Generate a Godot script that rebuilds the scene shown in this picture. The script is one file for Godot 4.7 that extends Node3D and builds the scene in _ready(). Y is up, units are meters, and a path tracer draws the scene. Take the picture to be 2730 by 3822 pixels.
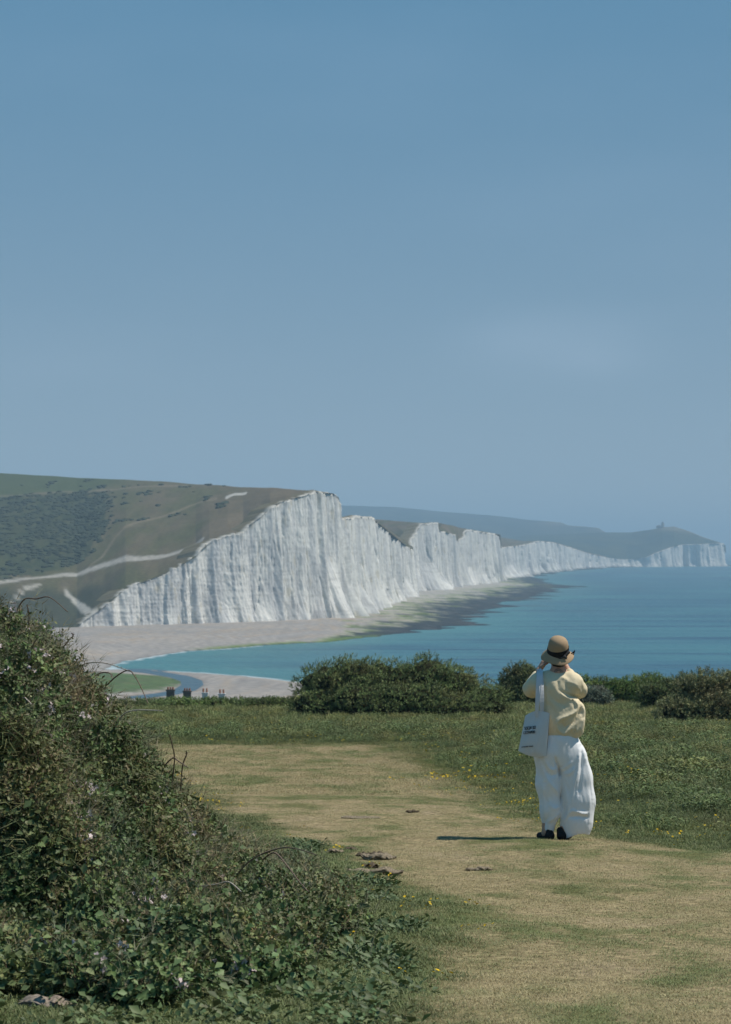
extends Node3D

const EYE := 45.0            # camera height above the sea (y = 0)
var used := {}
var N := FastNoiseLite.new()     # general fractal noise, about 1 unit wavelength
var R := FastNoiseLite.new()     # single octave
var rng := RandomNumberGenerator.new()

# ---------------------------------------------------------------- shared helpers
func noise_new(n: FastNoiseLite, s: int, oct: int) -> void:
	n.seed = s
	n.noise_type = FastNoiseLite.TYPE_SIMPLEX_SMOOTH
	n.frequency = 1.0
	n.fractal_type = FastNoiseLite.FRACTAL_FBM if oct > 1 else FastNoiseLite.FRACTAL_NONE
	n.fractal_octaves = oct

func numbered(called: String) -> String:
	var k: int = used.get(called, 0)
	used[called] = k + 1
	return called if k == 0 else "%s_%03d" % [called, k]

func tag(o: Node3D, label: String, category: String, group := "") -> void:
	o.set_meta("label", label)
	o.set_meta("category", category)
	if group: o.set_meta("group", group)

func thing(called: String, label: String, category: String, at := Vector3.ZERO, group := "") -> Node3D:
	var o := Node3D.new()
	o.name = numbered(called)
	o.position = at
	add_child(o, true)
	tag(o, label, category, group)
	return o

func part(called: String, mesh: Mesh, m: Material, parent: Node3D) -> MeshInstance3D:
	var o := MeshInstance3D.new()
	o.name = called
	o.mesh = mesh
	o.material_override = m
	parent.add_child(o, true)
	return o

func struct(called: String, mesh: Mesh, m: Material) -> MeshInstance3D:
	var o := MeshInstance3D.new()
	o.name = numbered(called)
	o.mesh = mesh
	o.material_override = m
	o.set_meta("kind", "structure")
	add_child(o, true)
	return o

func copies_of(called: String, mesh: Mesh, m: Material, where: Array, tint: PackedColorArray, parent: Node3D) -> MultiMeshInstance3D:
	var mm := MultiMesh.new()
	mm.transform_format = MultiMesh.TRANSFORM_3D
	mm.use_colors = true
	mm.mesh = mesh
	mm.instance_count = where.size()
	for i in where.size():
		mm.set_instance_transform(i, where[i])
		mm.set_instance_color(i, tint[i])
	var o := MultiMeshInstance3D.new()
	o.name = called
	o.multimesh = mm
	o.material_override = m
	o.set_meta("kind", "stuff")
	parent.add_child(o, true)
	return o

func mat(c: Color, rough := 0.9, spec := 0.3, vertex := false) -> StandardMaterial3D:
	var m := StandardMaterial3D.new()
	m.albedo_color = c.linear_to_srgb()
	m.roughness = rough
	m.metallic_specular = spec
	m.vertex_color_use_as_albedo = vertex
	m.cull_mode = BaseMaterial3D.CULL_DISABLED
	return m

func leaf_mat(rough := 0.55, spec := 0.35, back := 0.5) -> StandardMaterial3D:
	var m := mat(Color(1, 1, 1), rough, spec, true)
	m.backlight_enabled = true
	m.backlight = Color(back, back, back)
	return m

func grain(m: StandardMaterial3D, scale: float, lo: float, hi: float, seed_: int, oct := 5, world := true) -> StandardMaterial3D:
	var t := NoiseTexture2D.new()
	t.width = 512
	t.height = 512
	t.seamless = true
	var n := FastNoiseLite.new()
	n.seed = seed_
	n.frequency = 0.02
	n.fractal_octaves = oct
	t.noise = n
	var g := Gradient.new()
	g.set_color(0, Color(lo, lo, lo))
	g.set_color(1, Color(hi, hi, hi))
	t.color_ramp = g
	m.albedo_texture = t
	m.uv1_triplanar = true
	m.uv1_world_triplanar = world
	m.uv1_scale = Vector3.ONE * scale
	return m

func bumps(m: StandardMaterial3D, scale: float, seed_: int, strength: float) -> StandardMaterial3D:
	var t := NoiseTexture2D.new()
	t.width = 512
	t.height = 512
	t.seamless = true
	t.as_normal_map = true
	t.bump_strength = 8.0
	var n := FastNoiseLite.new()
	n.seed = seed_
	n.frequency = 0.02
	n.fractal_octaves = 4
	t.noise = n
	m.normal_enabled = true
	m.normal_texture = t
	m.normal_scale = strength
	m.uv1_triplanar = true
	m.uv1_world_triplanar = true
	m.uv1_scale = Vector3.ONE * scale
	return m

# triangles (a, b, c) run clockwise seen from the front: normal = (c-a) x (b-a)
func to_mesh(v: PackedVector3Array, idx: PackedInt32Array, col := PackedColorArray(), smooth := true) -> ArrayMesh:
	var nrm := PackedVector3Array()
	if not smooth:
		var v2 := PackedVector3Array()
		var c2 := PackedColorArray()
		for i in idx:
			v2.append(v[i])
			if col.size(): c2.append(col[i])
		v = v2
		col = c2
		idx = PackedInt32Array(range(v.size()))
	nrm.resize(v.size())
	for i in range(0, idx.size(), 3):
		var a := v[idx[i]]
		var n := (v[idx[i + 2]] - a).cross(v[idx[i + 1]] - a)
		nrm[idx[i]] += n
		nrm[idx[i + 1]] += n
		nrm[idx[i + 2]] += n
	for i in nrm.size():
		nrm[i] = nrm[i].normalized() if nrm[i].length_squared() > 1e-20 else Vector3.UP
	var arr := []
	arr.resize(Mesh.ARRAY_MAX)
	arr[Mesh.ARRAY_VERTEX] = v
	arr[Mesh.ARRAY_NORMAL] = nrm
	arr[Mesh.ARRAY_INDEX] = idx
	if col.size(): arr[Mesh.ARRAY_COLOR] = col
	var m := ArrayMesh.new()
	m.add_surface_from_arrays(Mesh.PRIMITIVE_TRIANGLES, arr)
	return m

# nu columns by nv rows, vertex k = j * nu + i; flip turns the face over
func grid_index(nu: int, nv: int, flip := false, keep := PackedByteArray()) -> PackedInt32Array:
	var idx := PackedInt32Array()
	for j in nv - 1:
		for i in nu - 1:
			var a := j * nu + i
			if keep.size() and not keep[a]: continue
			if flip: idx.append_array([a, a + 1, a + nu, a + 1, a + nu + 1, a + nu])
			else: idx.append_array([a, a + nu, a + 1, a + 1, a + nu, a + nu + 1])
	return idx

func lerp_table(xs: Array, ys: Array, x: float) -> float:
	if x <= xs[0]: return ys[0]
	for i in range(1, xs.size()):
		if x <= xs[i]: return lerpf(ys[i - 1], ys[i], (x - xs[i - 1]) / (xs[i] - xs[i - 1]))
	return ys[-1]

func sstep(a: float, b: float, x: float) -> float:
	var t := clampf((x - a) / (b - a), 0, 1)
	return t * t * (3 - 2 * t)

func near_line(x: float, d: float, line: Array, sx: float, sd: float) -> float:
	var best := 1e9
	for i in range(1, line.size()):
		var ax: float = (line[i - 1][0] - x) * sx
		var ad: float = (line[i - 1][1] - d) * sd
		var bx: float = (line[i][0] - x) * sx - ax
		var bd: float = (line[i][1] - d) * sd - ad
		var t := clampf(-(ax * bx + ad * bd) / maxf(bx * bx + bd * bd, 1e-9), 0, 1)
		best = minf(best, Vector2(ax + bx * t, ad + bd * t).length_squared())
	return sqrt(best)

func tube(pts: Array, r0: float, r1: float, sides := 5) -> ArrayMesh:
	var v := PackedVector3Array()
	var idx := PackedInt32Array()
	var n := pts.size()
	for i in n:
		var p: Vector3 = pts[i]
		var dir: Vector3 = (pts[mini(i + 1, n - 1)] - pts[maxi(i - 1, 0)]).normalized()
		var a := dir.cross(Vector3(0.31, 0.27, 0.91)).normalized()
		var b := dir.cross(a)
		var r := lerpf(r0, r1, float(i) / (n - 1))
		for k in sides:
			v.append(p + (a * cos(TAU * k / sides) + b * sin(TAU * k / sides)) * r)
	for i in n - 1:
		for k in sides:
			var q := i * sides + k
			var w := i * sides + (k + 1) % sides
			idx.append_array([q, w, q + sides, w, w + sides, q + sides])
	return to_mesh(v, idx)

func curve(pts: Array, steps: int) -> Array:
	var c := Curve3D.new()
	for i in pts.size():
		var t: Vector3 = (pts[mini(i + 1, pts.size() - 1)] - pts[maxi(i - 1, 0)]) / 6.0
		c.add_point(pts[i], -t, t)
	var out := []
	for i in steps + 1:
		out.append(c.sample(mini(int(float(i) / steps * (pts.size() - 1)), pts.size() - 2), float(i) / steps * (pts.size() - 1) - mini(int(float(i) / steps * (pts.size() - 1)), pts.size() - 2)))
	return out

# ---------------------------------------------------------------- smooth bodies from distance fields
# caps: [ax, ay, az, bx, by, bz, ra, rb]
func cap(a: Vector3, b: Vector3, ra: float, rb: float) -> PackedFloat32Array:
	return PackedFloat32Array([a.x, a.y, a.z, b.x, b.y, b.z, ra, rb])

func sd_cap(p: Vector3, c: PackedFloat32Array) -> float:
	var a := Vector3(c[0], c[1], c[2])
	var ab := Vector3(c[3], c[4], c[5]) - a
	var t := clampf((p - a).dot(ab) / maxf(ab.length_squared(), 1e-9), 0, 1)
	return (p - a - ab * t).length() - lerpf(c[6], c[7], t)

func smin(a: float, b: float, k: float) -> float:
	var h := maxf(k - absf(a - b), 0) / k
	return minf(a, b) - h * h * k * 0.25

func sd_caps(p: Vector3, caps: Array, k: float) -> float:
	var d := 1e3
	for c in caps: d = smin(d, sd_cap(p, c), k)
	return d

# surface nets of f inside the box lo..hi; only blocks of four cells near the surface are visited
func nets(lo: Vector3, hi: Vector3, cell: float, f: Callable, v: PackedVector3Array, idx: PackedInt32Array) -> void:
	var bx := int(ceil((hi.x - lo.x) / cell / 4)) + 1
	var by := int(ceil((hi.y - lo.y) / cell / 4)) + 1
	var bz := int(ceil((hi.z - lo.z) / cell / 4)) + 1
	var nx := bx * 4 + 1
	var ny := by * 4 + 1
	var nz := bz * 4 + 1
	var val := PackedFloat32Array()
	val.resize(nx * ny * nz)
	val.fill(9.0)
	var blocks := []
	for z in bz:
		for y in by:
			for x in bx:
				var c := lo + Vector3(x * 4 + 2, y * 4 + 2, z * 4 + 2) * cell
				var d: float = f.call(c)
				if absf(d) < cell * 5.2:
					blocks.append(Vector3i(x * 4, y * 4, z * 4))
				elif d < 0:
					for k in 5:
						for j in 5:
							for i in 5:
								var q := x * 4 + i + nx * (y * 4 + j + ny * (z * 4 + k))
								if val[q] == 9.0: val[q] = -1.0
	for b in blocks:
		for k in 5:
			for j in 5:
				for i in 5:
					var q: int = b.x + i + nx * (b.y + j + ny * (b.z + k))
					if val[q] == 9.0 or val[q] == -1.0:
						val[q] = f.call(lo + Vector3(b.x + i, b.y + j, b.z + k) * cell)
	var at := {}
	var off := PackedInt32Array([0, 1, nx, nx + 1, nx * ny, nx * ny + 1, nx * ny + nx, nx * ny + nx + 1])
	var E := [[0, 1], [2, 3], [4, 5], [6, 7], [0, 2], [1, 3], [4, 6], [5, 7], [0, 4], [1, 5], [2, 6], [3, 7]]
	for b in blocks:
		for k in 4:
			for j in 4:
				for i in 4:
					var q: int = b.x + i + nx * (b.y + j + ny * (b.z + k))
					var s := 0
					for o in 8:
						if val[q + off[o]] < 0: s += 1
					if s == 0 or s == 8: continue
					var sum := Vector3.ZERO
					var n := 0
					for e in E:
						var a := val[q + off[e[0]]]
						var c := val[q + off[e[1]]]
						if (a < 0) != (c < 0):
							var t := a / (a - c)
							var p0 := Vector3(e[0] & 1, (e[0] >> 1) & 1, e[0] >> 2)
							var p1 := Vector3(e[1] & 1, (e[1] >> 1) & 1, e[1] >> 2)
							sum += p0.lerp(p1, t)
							n += 1
					at[q] = v.size()
					v.append(lo + (Vector3(b.x + i, b.y + j, b.z + k) + sum / n) * cell)
	var steps := [1, nx, nx * ny]
	for q in at:
		for a in 3:
			var s0 := val[q]
			var s1 := val[q + steps[a]]
			if (s0 < 0) == (s1 < 0): continue
			var u: int = steps[(a + 1) % 3]
			var w: int = steps[(a + 2) % 3]
			if not (at.has(q - u) and at.has(q - w) and at.has(q - u - w)): continue
			var A: int = at[q]
			var B: int = at[q - u]
			var C: int = at[q - u - w]
			var D: int = at[q - w]
			if s0 < 0: idx.append_array([A, D, C, A, C, B])
			else: idx.append_array([A, B, C, A, C, D])

func nets_mesh(lo: Vector3, hi: Vector3, cell: float, f: Callable) -> ArrayMesh:
	var v := PackedVector3Array()
	var idx := PackedInt32Array()
	nets(lo, hi, cell, f, v, idx)
	return to_mesh(v, idx)

# ---------------------------------------------------------------- the near ground
const GD := [-20.0, 0.0, 8.0, 19.3, 30.0, 45.0, 70.0, 95.0, 115.0, 200.0, 370.0, 550.0, 640.0, 900.0]
const GY := [-1.0, -1.35, -1.62, -2.35, -2.99, -3.75, -4.95, -6.1, -8.2, -17.0, -31.0, -43.0, -46.5, -60.0]

func ground(x: float, d: float) -> float:
	var w := 1.0 + maxf(0, d - 20) * 0.06
	var y := (lerp_table(GD, GY, d - w) + 2 * lerp_table(GD, GY, d) + lerp_table(GD, GY, d + w)) / 4.0
	return EYE + y + R.get_noise_2d(x * 0.55, d * 0.4) * 0.025 + R.get_noise_2d(x * 2.1 + 40, d * 1.7) * 0.010

# 1 on the trodden path, 0 in the meadow and the verge
func path_at(x: float, d: float) -> float:
	var right := lerp_table([7.0, 16.6, 17.2, 17.9, 18.6, 19.6, 22.9, 26.2, 31.7, 38.7, 45.4], [9.0, 7.0, 3.3, 2.7, 2.3, 1.9, 1.6, 1.4, 1.1, 0.6, 0.3], d)
	var left := lerp_table([8.3, 9.4, 11.0, 13.2, 15.2, 18.0, 20.7, 27.3, 33.7, 45.4], [0.15, 0.25, 0.3, 0.25, 0.1, -0.25, -0.8, -1.9, -2.9, -6.0], d)
	var n := N.get_noise_2d(x * 0.9, d * 0.6) * 0.45 + R.get_noise_2d(x * 3.0, d * 2.0) * 0.12
	var w := 0.35 if d < 25 else 0.7
	var e := minf(right - x, x - left) + n
	e = minf(e, (46.6 + n * 3.0 - d) * 0.6)
	return sstep(-w * 0.6, w, e)

# height of the overgrown mound above the ground
func mound(x: float, d: float) -> float:
	var n := N.get_noise_2d(x * 1.1 + 9, d * 1.1)
	var m := R.get_noise_2d(x * 3.7, d * 3.7 + 5)
	var xx := (x + n * 0.09) * 12.0 / maxf(d, 12.0)
	var h := lerp_table([-6.0, -3.0, -1.82, -1.53, -1.37, -1.15, -1.04, -0.88, -0.75, -0.48, -0.25, -0.04, 0.1], [2.0, 1.85, 1.45, 1.26, 1.06, 0.84, 0.64, 0.47, 0.31, 0.16, 0.07, 0.03, 0.0], xx)
	var w := sstep(9.5 + n * 0.7, 11.9 + n * 0.6, d) * (1 - sstep(12.6, 16.5, d))
	var low := 0.17 * sstep(8.5, 9.6, d + n * 0.5) * (1 - sstep(13, 16, d)) * sstep(0.05, -0.35, xx + 0.1) * clampf(0.5 + n * 1.7, 0.0, 1.3)
	return maxf(h * w * (1 + 0.14 * n + 0.07 * m) + 0.05 * h * w * R.get_noise_2d(x * 1.9, d * 1.9 + 30), low)

func ground_color(x: float, d: float, p: float) -> Color:
	var n := N.get_noise_2d(x * 0.8, d * 0.45)
	var n2 := N.get_noise_2d(x * 2.6 + 70, d * 1.3)
	var n3 := R.get_noise_2d(x * 9, d * 7)
	var dry := Color(0.45, 0.36, 0.215).lerp(Color(0.34, 0.285, 0.155), clampf(0.5 + n2 * 1.3, 0, 1))
	dry = dry.lerp(Color(0.15, 0.17, 0.065), sstep(0.05, 0.5, n + n2 * 0.5) * 0.75)
	dry = dry.lerp(Color(0.46, 0.37, 0.25), sstep(0.25, 0.6, -n + n3 * 0.2) * 0.6)
	var green := Color(0.10, 0.125, 0.045).lerp(Color(0.16, 0.15, 0.065), clampf(0.5 + n2 * 1.2, 0, 1))
	return green.lerp(dry, p) * (1 + n3 * 0.12)

func build_ground() -> void:
	var xs := []
	var x := -2.6
	while x < 7.2:
		xs.append(x)
		x += 0.11
	var step := 0.16
	var left := [-2.7]
	var right := [7.3]
	while left[-1] > -420:
		step *= 1.16
		left.append(left[-1] - step)
		right.append(right[-1] + step)
	left.reverse()
	xs = left + xs + right
	var ds := [-20.0, -10.0, -4.0, 0.0, 2.5, 4.5, 5.8]
	var d := 6.6
	while d < 640:
		ds.append(d)
		d += 0.1 + maxf(0, d - 12) * 0.007 + (maxf(0, d - 100) * 0.05)
	ds.append(640.0)
	ds.append(900.0)
	var nu := xs.size()
	var nv := ds.size()
	var v := PackedVector3Array()
	var col := PackedColorArray()
	var on := PackedByteArray()
	var off := PackedByteArray()
	for b in ds:
		for a in xs:
			var p := path_at(a, b) if b < 60 else 0.0
			v.append(Vector3(a, ground(a, b), -b))
			col.append(ground_color(a, b, p))
			on.append(1 if p > 0.5 else 0)
			off.append(0 if p > 0.5 else 1)
	var m := grain(mat(Color(1, 1, 1), 1.0, 0.1, true), 1.3, 0.55, 1.0, 11)
	struct("path", to_mesh(v, grid_index(nu, nv, false, on), col), m)
	struct("meadow_ground", to_mesh(v, grid_index(nu, nv, false, off), col), m)

# ---------------------------------------------------------------- leaves, sprays and tufts (small real geometry)
func add_leaf(v: PackedVector3Array, idx: PackedInt32Array, col: PackedColorArray, at: Vector3, dir: Vector3, up: Vector3, l: float, w: float, c: Color) -> void:
	var side := dir.cross(up).normalized() * w * 0.5
	var fold := up * w * 0.22
	var k := v.size()
	v.append_array([at, at + dir * l * 0.45 + side + fold, at + dir * l, at + dir * l * 0.45 - side + fold, at + dir * l * 0.5])
	col.append_array([c, c, c, c, c * 0.9])
	idx.append_array([k, k + 1, k + 4, k + 1, k + 2, k + 4, k, k + 4, k + 3, k + 3, k + 4, k + 2])

func add_stick(v: PackedVector3Array, idx: PackedInt32Array, col: PackedColorArray, a: Vector3, b: Vector3, r: float, c: Color) -> void:
	var dir := (b - a).normalized()
	var s := dir.cross(Vector3(0.2, 0.5, 0.8)).normalized() * r
	var t := dir.cross(s)
	var k := v.size()
	v.append_array([a + s, a - s * 0.5 + t * 0.87, a - s * 0.5 - t * 0.87, b])
	col.append_array([c, c, c, c])
	idx.append_array([k, k + 3, k + 1, k + 1, k + 3, k + 2, k + 2, k + 3, k])

func rand_dir() -> Vector3:
	return Vector3(rng.randfn(), rng.randfn(), rng.randfn()).normalized()

func spray_mesh(n: int, length: float, leaf: float, wide: float, lean: float, c0: Color, c1: Color, bark: Color) -> ArrayMesh:
	var v := PackedVector3Array()
	var idx := PackedInt32Array()
	var col := PackedColorArray()
	var tip := Vector3(rng.randfn() * 0.15, 1, rng.randfn() * 0.15).normalized() * length
	add_stick(v, idx, col, Vector3.ZERO, tip, length * 0.02, bark)
	for i in n:
		var t := float(i + 1) / n
		var a := i * 2.4 + rng.randf() * 0.8
		var dir := Vector3(cos(a), lean + rng.randf() * 0.5, sin(a)).normalized()
		var up := (Vector3.UP + rand_dir() * 0.6).normalized()
		var s := leaf * rng.randf_range(0.7, 1.25)
		add_leaf(v, idx, col, tip * t, dir, up, s, s * wide, c0.lerp(c1, rng.randf()))
	return to_mesh(v, idx, col)

func twig_mesh(n: int, length: float, r: float, c: Color) -> ArrayMesh:
	var v := PackedVector3Array()
	var idx := PackedInt32Array()
	var col := PackedColorArray()
	var p := Vector3.ZERO
	var dir := Vector3.UP
	for i in 4:
		var q := p + dir * length / 4
		add_stick(v, idx, col, p - dir * 0.004, q + dir * length * 0.05, r * (1 - i * 0.2), c)
		for k in n / 4:
			var b := (dir + rand_dir() * 0.9).normalized()
			add_stick(v, idx, col, q, q + b * length * rng.randf_range(0.15, 0.4), r * 0.5, c * rng.randf_range(0.7, 1.3))
		p = q
		dir = (dir + rand_dir() * 0.35).normalized()
	return to_mesh(v, idx, col, false)

func tuft_mesh(n: int, h: float, spread: float, w: float, bend: float, c0: Color, c1: Color) -> ArrayMesh:
	var v := PackedVector3Array()
	var idx := PackedInt32Array()
	var col := PackedColorArray()
	for i in n:
		var a := rng.randf() * TAU
		var base := Vector3(rng.randfn() * spread, -0.004, rng.randfn() * spread)
		var out := Vector3(cos(a), 0, sin(a))
		var side := Vector3(-sin(a), 0, cos(a)) * w * 0.5
		var hh := h * rng.randf_range(0.5, 1.2)
		var b := bend * rng.randf_range(0.3, 1.3)
		var mid := base + Vector3.UP * hh * 0.6 + out * hh * b * 0.35
		var tip := base + Vector3.UP * hh * maxf(0.25, 1 - b * 0.4) + out * hh * b
		var c := c0.lerp(c1, rng.randf())
		var k := v.size()
		v.append_array([base - side, base + side, mid + side * 0.8, mid - side * 0.8, tip])
		col.append_array([c * 0.9, c * 0.9, c, c, c])
		idx.append_array([k, k + 1, k + 2, k, k + 2, k + 3, k + 3, k + 2, k + 4])
	return to_mesh(v, idx, col)

func rosette_mesh(n: int, leaf: float, wide: float, h: float, c0: Color, c1: Color) -> ArrayMesh:
	var v := PackedVector3Array()
	var idx := PackedInt32Array()
	var col := PackedColorArray()
	for i in n:
		var a := rng.randf() * TAU
		var at := Vector3(rng.randfn() * leaf * 0.8, rng.randf() * h, rng.randfn() * leaf * 0.8)
		var dir := Vector3(cos(a), rng.randf_range(-0.2, 0.7), sin(a)).normalized()
		var s := leaf * rng.randf_range(0.6, 1.3)
		add_leaf(v, idx, col, at, dir, (Vector3.UP + rand_dir() * 0.5).normalized(), s, s * wide, c0.lerp(c1, rng.randf()))
		if i % 4 == 0: add_stick(v, idx, col, Vector3(at.x, -0.02, at.z), at, 0.0015, c1 * 0.8)
	return to_mesh(v, idx, col)

func blossom_mesh(n: int, size: float, spread: float, c: Color, heart: Color) -> ArrayMesh:
	var v := PackedVector3Array()
	var idx := PackedInt32Array()
	var col := PackedColorArray()
	for i in n:
		var at := Vector3(rng.randfn() * spread, absf(rng.randfn()) * spread * 0.6, rng.randfn() * spread)
		var up := (Vector3(0, 0.8, 0.4) + rand_dir() * 0.5).normalized()
		var e1 := up.cross(Vector3(0.3, 0.1, 0.9)).normalized()
		var e2 := up.cross(e1)
		for k in 5:
			var dir := e1 * cos(TAU * k / 5) + e2 * sin(TAU * k / 5)
			add_leaf(v, idx, col, at, (dir + up * 0.25).normalized(), up, size * 0.5, size * 0.4, c * rng.randf_range(0.85, 1.1))
		add_leaf(v, idx, col, at + up * size * 0.08, e1, up, size * 0.15, size * 0.15, heart)
	return to_mesh(v, idx, col)

func stand(at: Vector3, up: Vector3, s: float) -> Transform3D:
	var x := up.cross(Vector3(cos(rng.randf() * TAU), 0.1, sin(rng.randf() * TAU))).normalized()
	var b := Basis(x, up, x.cross(up)).rotated(up, rng.randf() * TAU)
	return Transform3D(b.scaled(Vector3.ONE * s) if false else Basis(b.x * s, b.y * s, b.z * s), at)

# ---------------------------------------------------------------- the shore
const RIVER := [[-84.1, 879.5], [-76.4, 866.8], [-64.4, 836.8], [-58.6, 811.4], [-56.5, 787.6], [-56.9, 757.9], [-61.0, 739.3], [-67.8, 723.8]]
const EDGE_D := [900.0, 945.0, 952.0, 1038.0, 1066.0, 1110.0, 1147.0, 1235.0, 1338.0, 1425.0, 1554.0, 1853.0, 2094.0, 2300.0, 2590.0, 2700.0, 2740.0, 2800.0, 3000.0, 3211.0, 3595.0, 3948.0, 4600.0, 5350.0, 5500.0, 5700.0, 5830.0]
const EDGE_X := [-96.5, -95.7, -94.6, -80.0, -64.0, -44.0, -15.4, 11.0, 47.0, 66.0, 66.0, 100.0, 144.0, 168.0, 207.0, 232.0, 262.0, 235.0, 228.0, 233.0, 256.0, 290.0, 392.0, 566.0, 655.0, 815.0, 905.0]

# metres inland of the waterline (below 0 = in the water)
func shore(x: float, d: float) -> float:
	var e := lerp_table(EDGE_D, EDGE_X, d)
	var a := sstep(1150, 1500, d)
	var n := N.get_noise_2d(x / 170.0, d / 46.0) * 42.0 * a + N.get_noise_2d(x / 22.0, d / 30.0) * lerpf(2.5, 9.0, a)
	var f := e + n - x
	var s := lerp_table([-90.0, -79.5, -61.6, -46.1, -32.6, -23.6, -7.5, 12.1, 200.0], [886.0, 882.7, 863.7, 845.6, 822.5, 803.3, 772.5, 737.1, 640.0], x) - d
	s = s * 0.6 + N.get_noise_2d(x / 14.0, d / 20.0) * 2.0
	f = maxf(f, s)
	var r := near_line(x, d, RIVER, 1.0, 0.5) - (3.6 if d < 860 else 3.6)
	return minf(f, r)

func build_shore() -> void:
	var xs := []
	var x := -420.0
	while x < 980:
		xs.append(x)
		x += 2.4 if x > -112 and x < 190 else 8.0
	var ds := [600.0]
	while ds[-1] < 5900: ds.append(ds[-1] * (1.0075 if ds[-1] < 2600 else 1.012))
	var v := PackedVector3Array()
	var col := PackedColorArray()
	for d in ds:
		for a in xs:
			var f := shore(a, d)
			var h := clampf(f * 0.06, -2.5, 2.6) + clampf((f - 40) * 0.02, 0, 1.0) * sstep(900, 1100, d)
			v.append(Vector3(a, h, -d))
			var n := N.get_noise_2d(a / 60.0, d / 70.0)
			var n2 := N.get_noise_2d(a / 17.0, d / 19.0)
			var c := Color(0.39, 0.35, 0.315).lerp(Color(0.33, 0.31, 0.295), clampf(0.5 + n, 0, 1))
			c = c.lerp(Color(0.42, 0.33, 0.24), sstep(0.1, 0.5, N.get_noise_2d(f / 9.0, d / 300.0)) * 0.7 * (1 - sstep(1400, 1700, d)))
			if d > 1040 and a > -90:
				var wide := lerp_table([1040.0, 1100.0, 1150.0, 1250.0, 1400.0, 1550.0, 1900.0, 2600.0, 4000.0], [0.5, 4.0, 8.0, 22.0, 50.0, 54.0, 58.0, 60.0, 60.0], d)
				var rock := 1 - sstep(wide * 0.85, wide * 1.1, f + n2 * wide * 0.35)
				var streak := N.get_noise_2d(a / 80.0 + 7, d / 24.0)
				var weed := (1 - sstep(wide * 1.0, wide * 1.3, f + n2 * wide * 0.35)) * maxf(sstep(wide * 0.6, wide * 0.95, f + n2 * wide * 0.3), sstep(0.26, 0.5, streak) * sstep(wide * 0.25, wide * 0.5, f) * sstep(1250, 1400, d) * 0.9)
				c = c.lerp(Color(0.46, 0.44, 0.40), sstep(1350, 1700, d) * 0.7)
				var bare := Color(0.04, 0.046, 0.05).lerp(Color(0.10, 0.10, 0.098), clampf(n2 * 1.2, 0, 1))
				c = c.lerp(bare, rock)
				c = c.lerp(Color(0.16, 0.24, 0.05), sstep(-0.5, 1.5, f) * (1 - sstep(5, 11, f + n2 * 4)) * sstep(1045, 1075, d) * (1 - sstep(1180, 1260, d)) * 0.85)
				c = c.lerp(Color(0.21, 0.27, 0.075).lerp(Color(0.42, 0.41, 0.31), clampf(0.5 + n2 * 1.4, 0, 1)), weed * 0.75)
			else:
				var g := Vector2((a + 80.0) / 21.0, (d - 793.0) / 62.0).length() + n2 * 0.15
				if a < -80: g = minf(g, absf(d - 793.0) / 62.0 + n2 * 0.15)
				c = c.lerp(Color(0.09, 0.155, 0.05).lerp(Color(0.12, 0.145, 0.065), clampf(0.5 + n2, 0, 1)), 1 - sstep(0.82, 1.0, g))
			c *= 1 + 0.13 * R.get_noise_2d(f / 3.2, (a + d) / 160.0) * (1 - sstep(60, 120, f))
			c = c.lerp(c * 0.72, 1 - sstep(0.0, 2.5, f))
			col.append(c)
	struct("beach", to_mesh(v, grid_index(xs.size(), ds.size()), col), grain(mat(Color(1, 1, 1), 0.95, 0.15, true), 0.02, 0.75, 1.0, 21))

func build_sea() -> void:
	var xs := [-14000.0, -7000.0, -2500.0, -700.0, -300.0]
	var x := -130.0
	while x < 260:
		xs.append(x)
		x += 3.0
	while x < 1100:
		xs.append(x)
		x += 14.0
	xs.append_array([1400.0, 2500.0, 6000.0, 14000.0])
	var ds := [-2000.0, 0.0, 300.0, 600.0, 680.0]
	var d := 700.0
	while d < 7000:
		ds.append(d)
		d *= 1.006 if d < 3000 else 1.03
	ds.append_array([9000.0, 13000.0, 18000.0])
	var v := PackedVector3Array()
	var col := PackedColorArray()
	for b in ds:
		for a in xs:
			v.append(Vector3(a, 0, -b))
			var n := N.get_noise_2d(a / 900.0, b / 110.0)
			var n2 := N.get_noise_2d(a / 260.0 + 30, b / 34.0)
			var c := Color(0.026, 0.094, 0.138).lerp(Color(0.040, 0.136, 0.162), clampf(0.45 + n * 2.2, 0, 1))
			c = c.lerp(Color(0.016, 0.058, 0.098), sstep(0.0, 0.4, n2) * 0.9)
			c = c.lerp(Color(0.055, 0.155, 0.175), sstep(0.12, 0.5, N.get_noise_2d(a / 420.0 + 90, b / 26.0)) * 0.6)
			if b > 640 and b < 6200 and a > -140 and a < 1200:
				var f := shore(a, b)
				var shallow := sstep(-75, -4, f)
				c = c.lerp(Color(0.062, 0.185, 0.185), shallow * 0.65)
				c = c.lerp(Color(0.04, 0.062, 0.082), sstep(0.05, 0.45, N.get_noise_2d(a / 120.0, b / 40.0 + 50)) * sstep(-170, -10, f) * sstep(1400, 1700, b) * 0.75)
				c = c.lerp(Color(0.62, 0.66, 0.67), sstep(-3.4, -1.0, f + n2 * 2.5) * (1 - sstep(0.5, 2, f)) * (0.75 if b < 1100 else 0.0))
				if near_line(a, b, RIVER, 1.0, 0.5) < 7: c = Color(0.055, 0.095, 0.125)
			col.append(c)
	var m := bumps(mat(Color(1, 1, 1), 0.34, 0.22, true), 0.013, 5, 0.55)
	struct("sea", to_mesh(v, grid_index(xs.size(), ds.size()), col), m)

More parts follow.
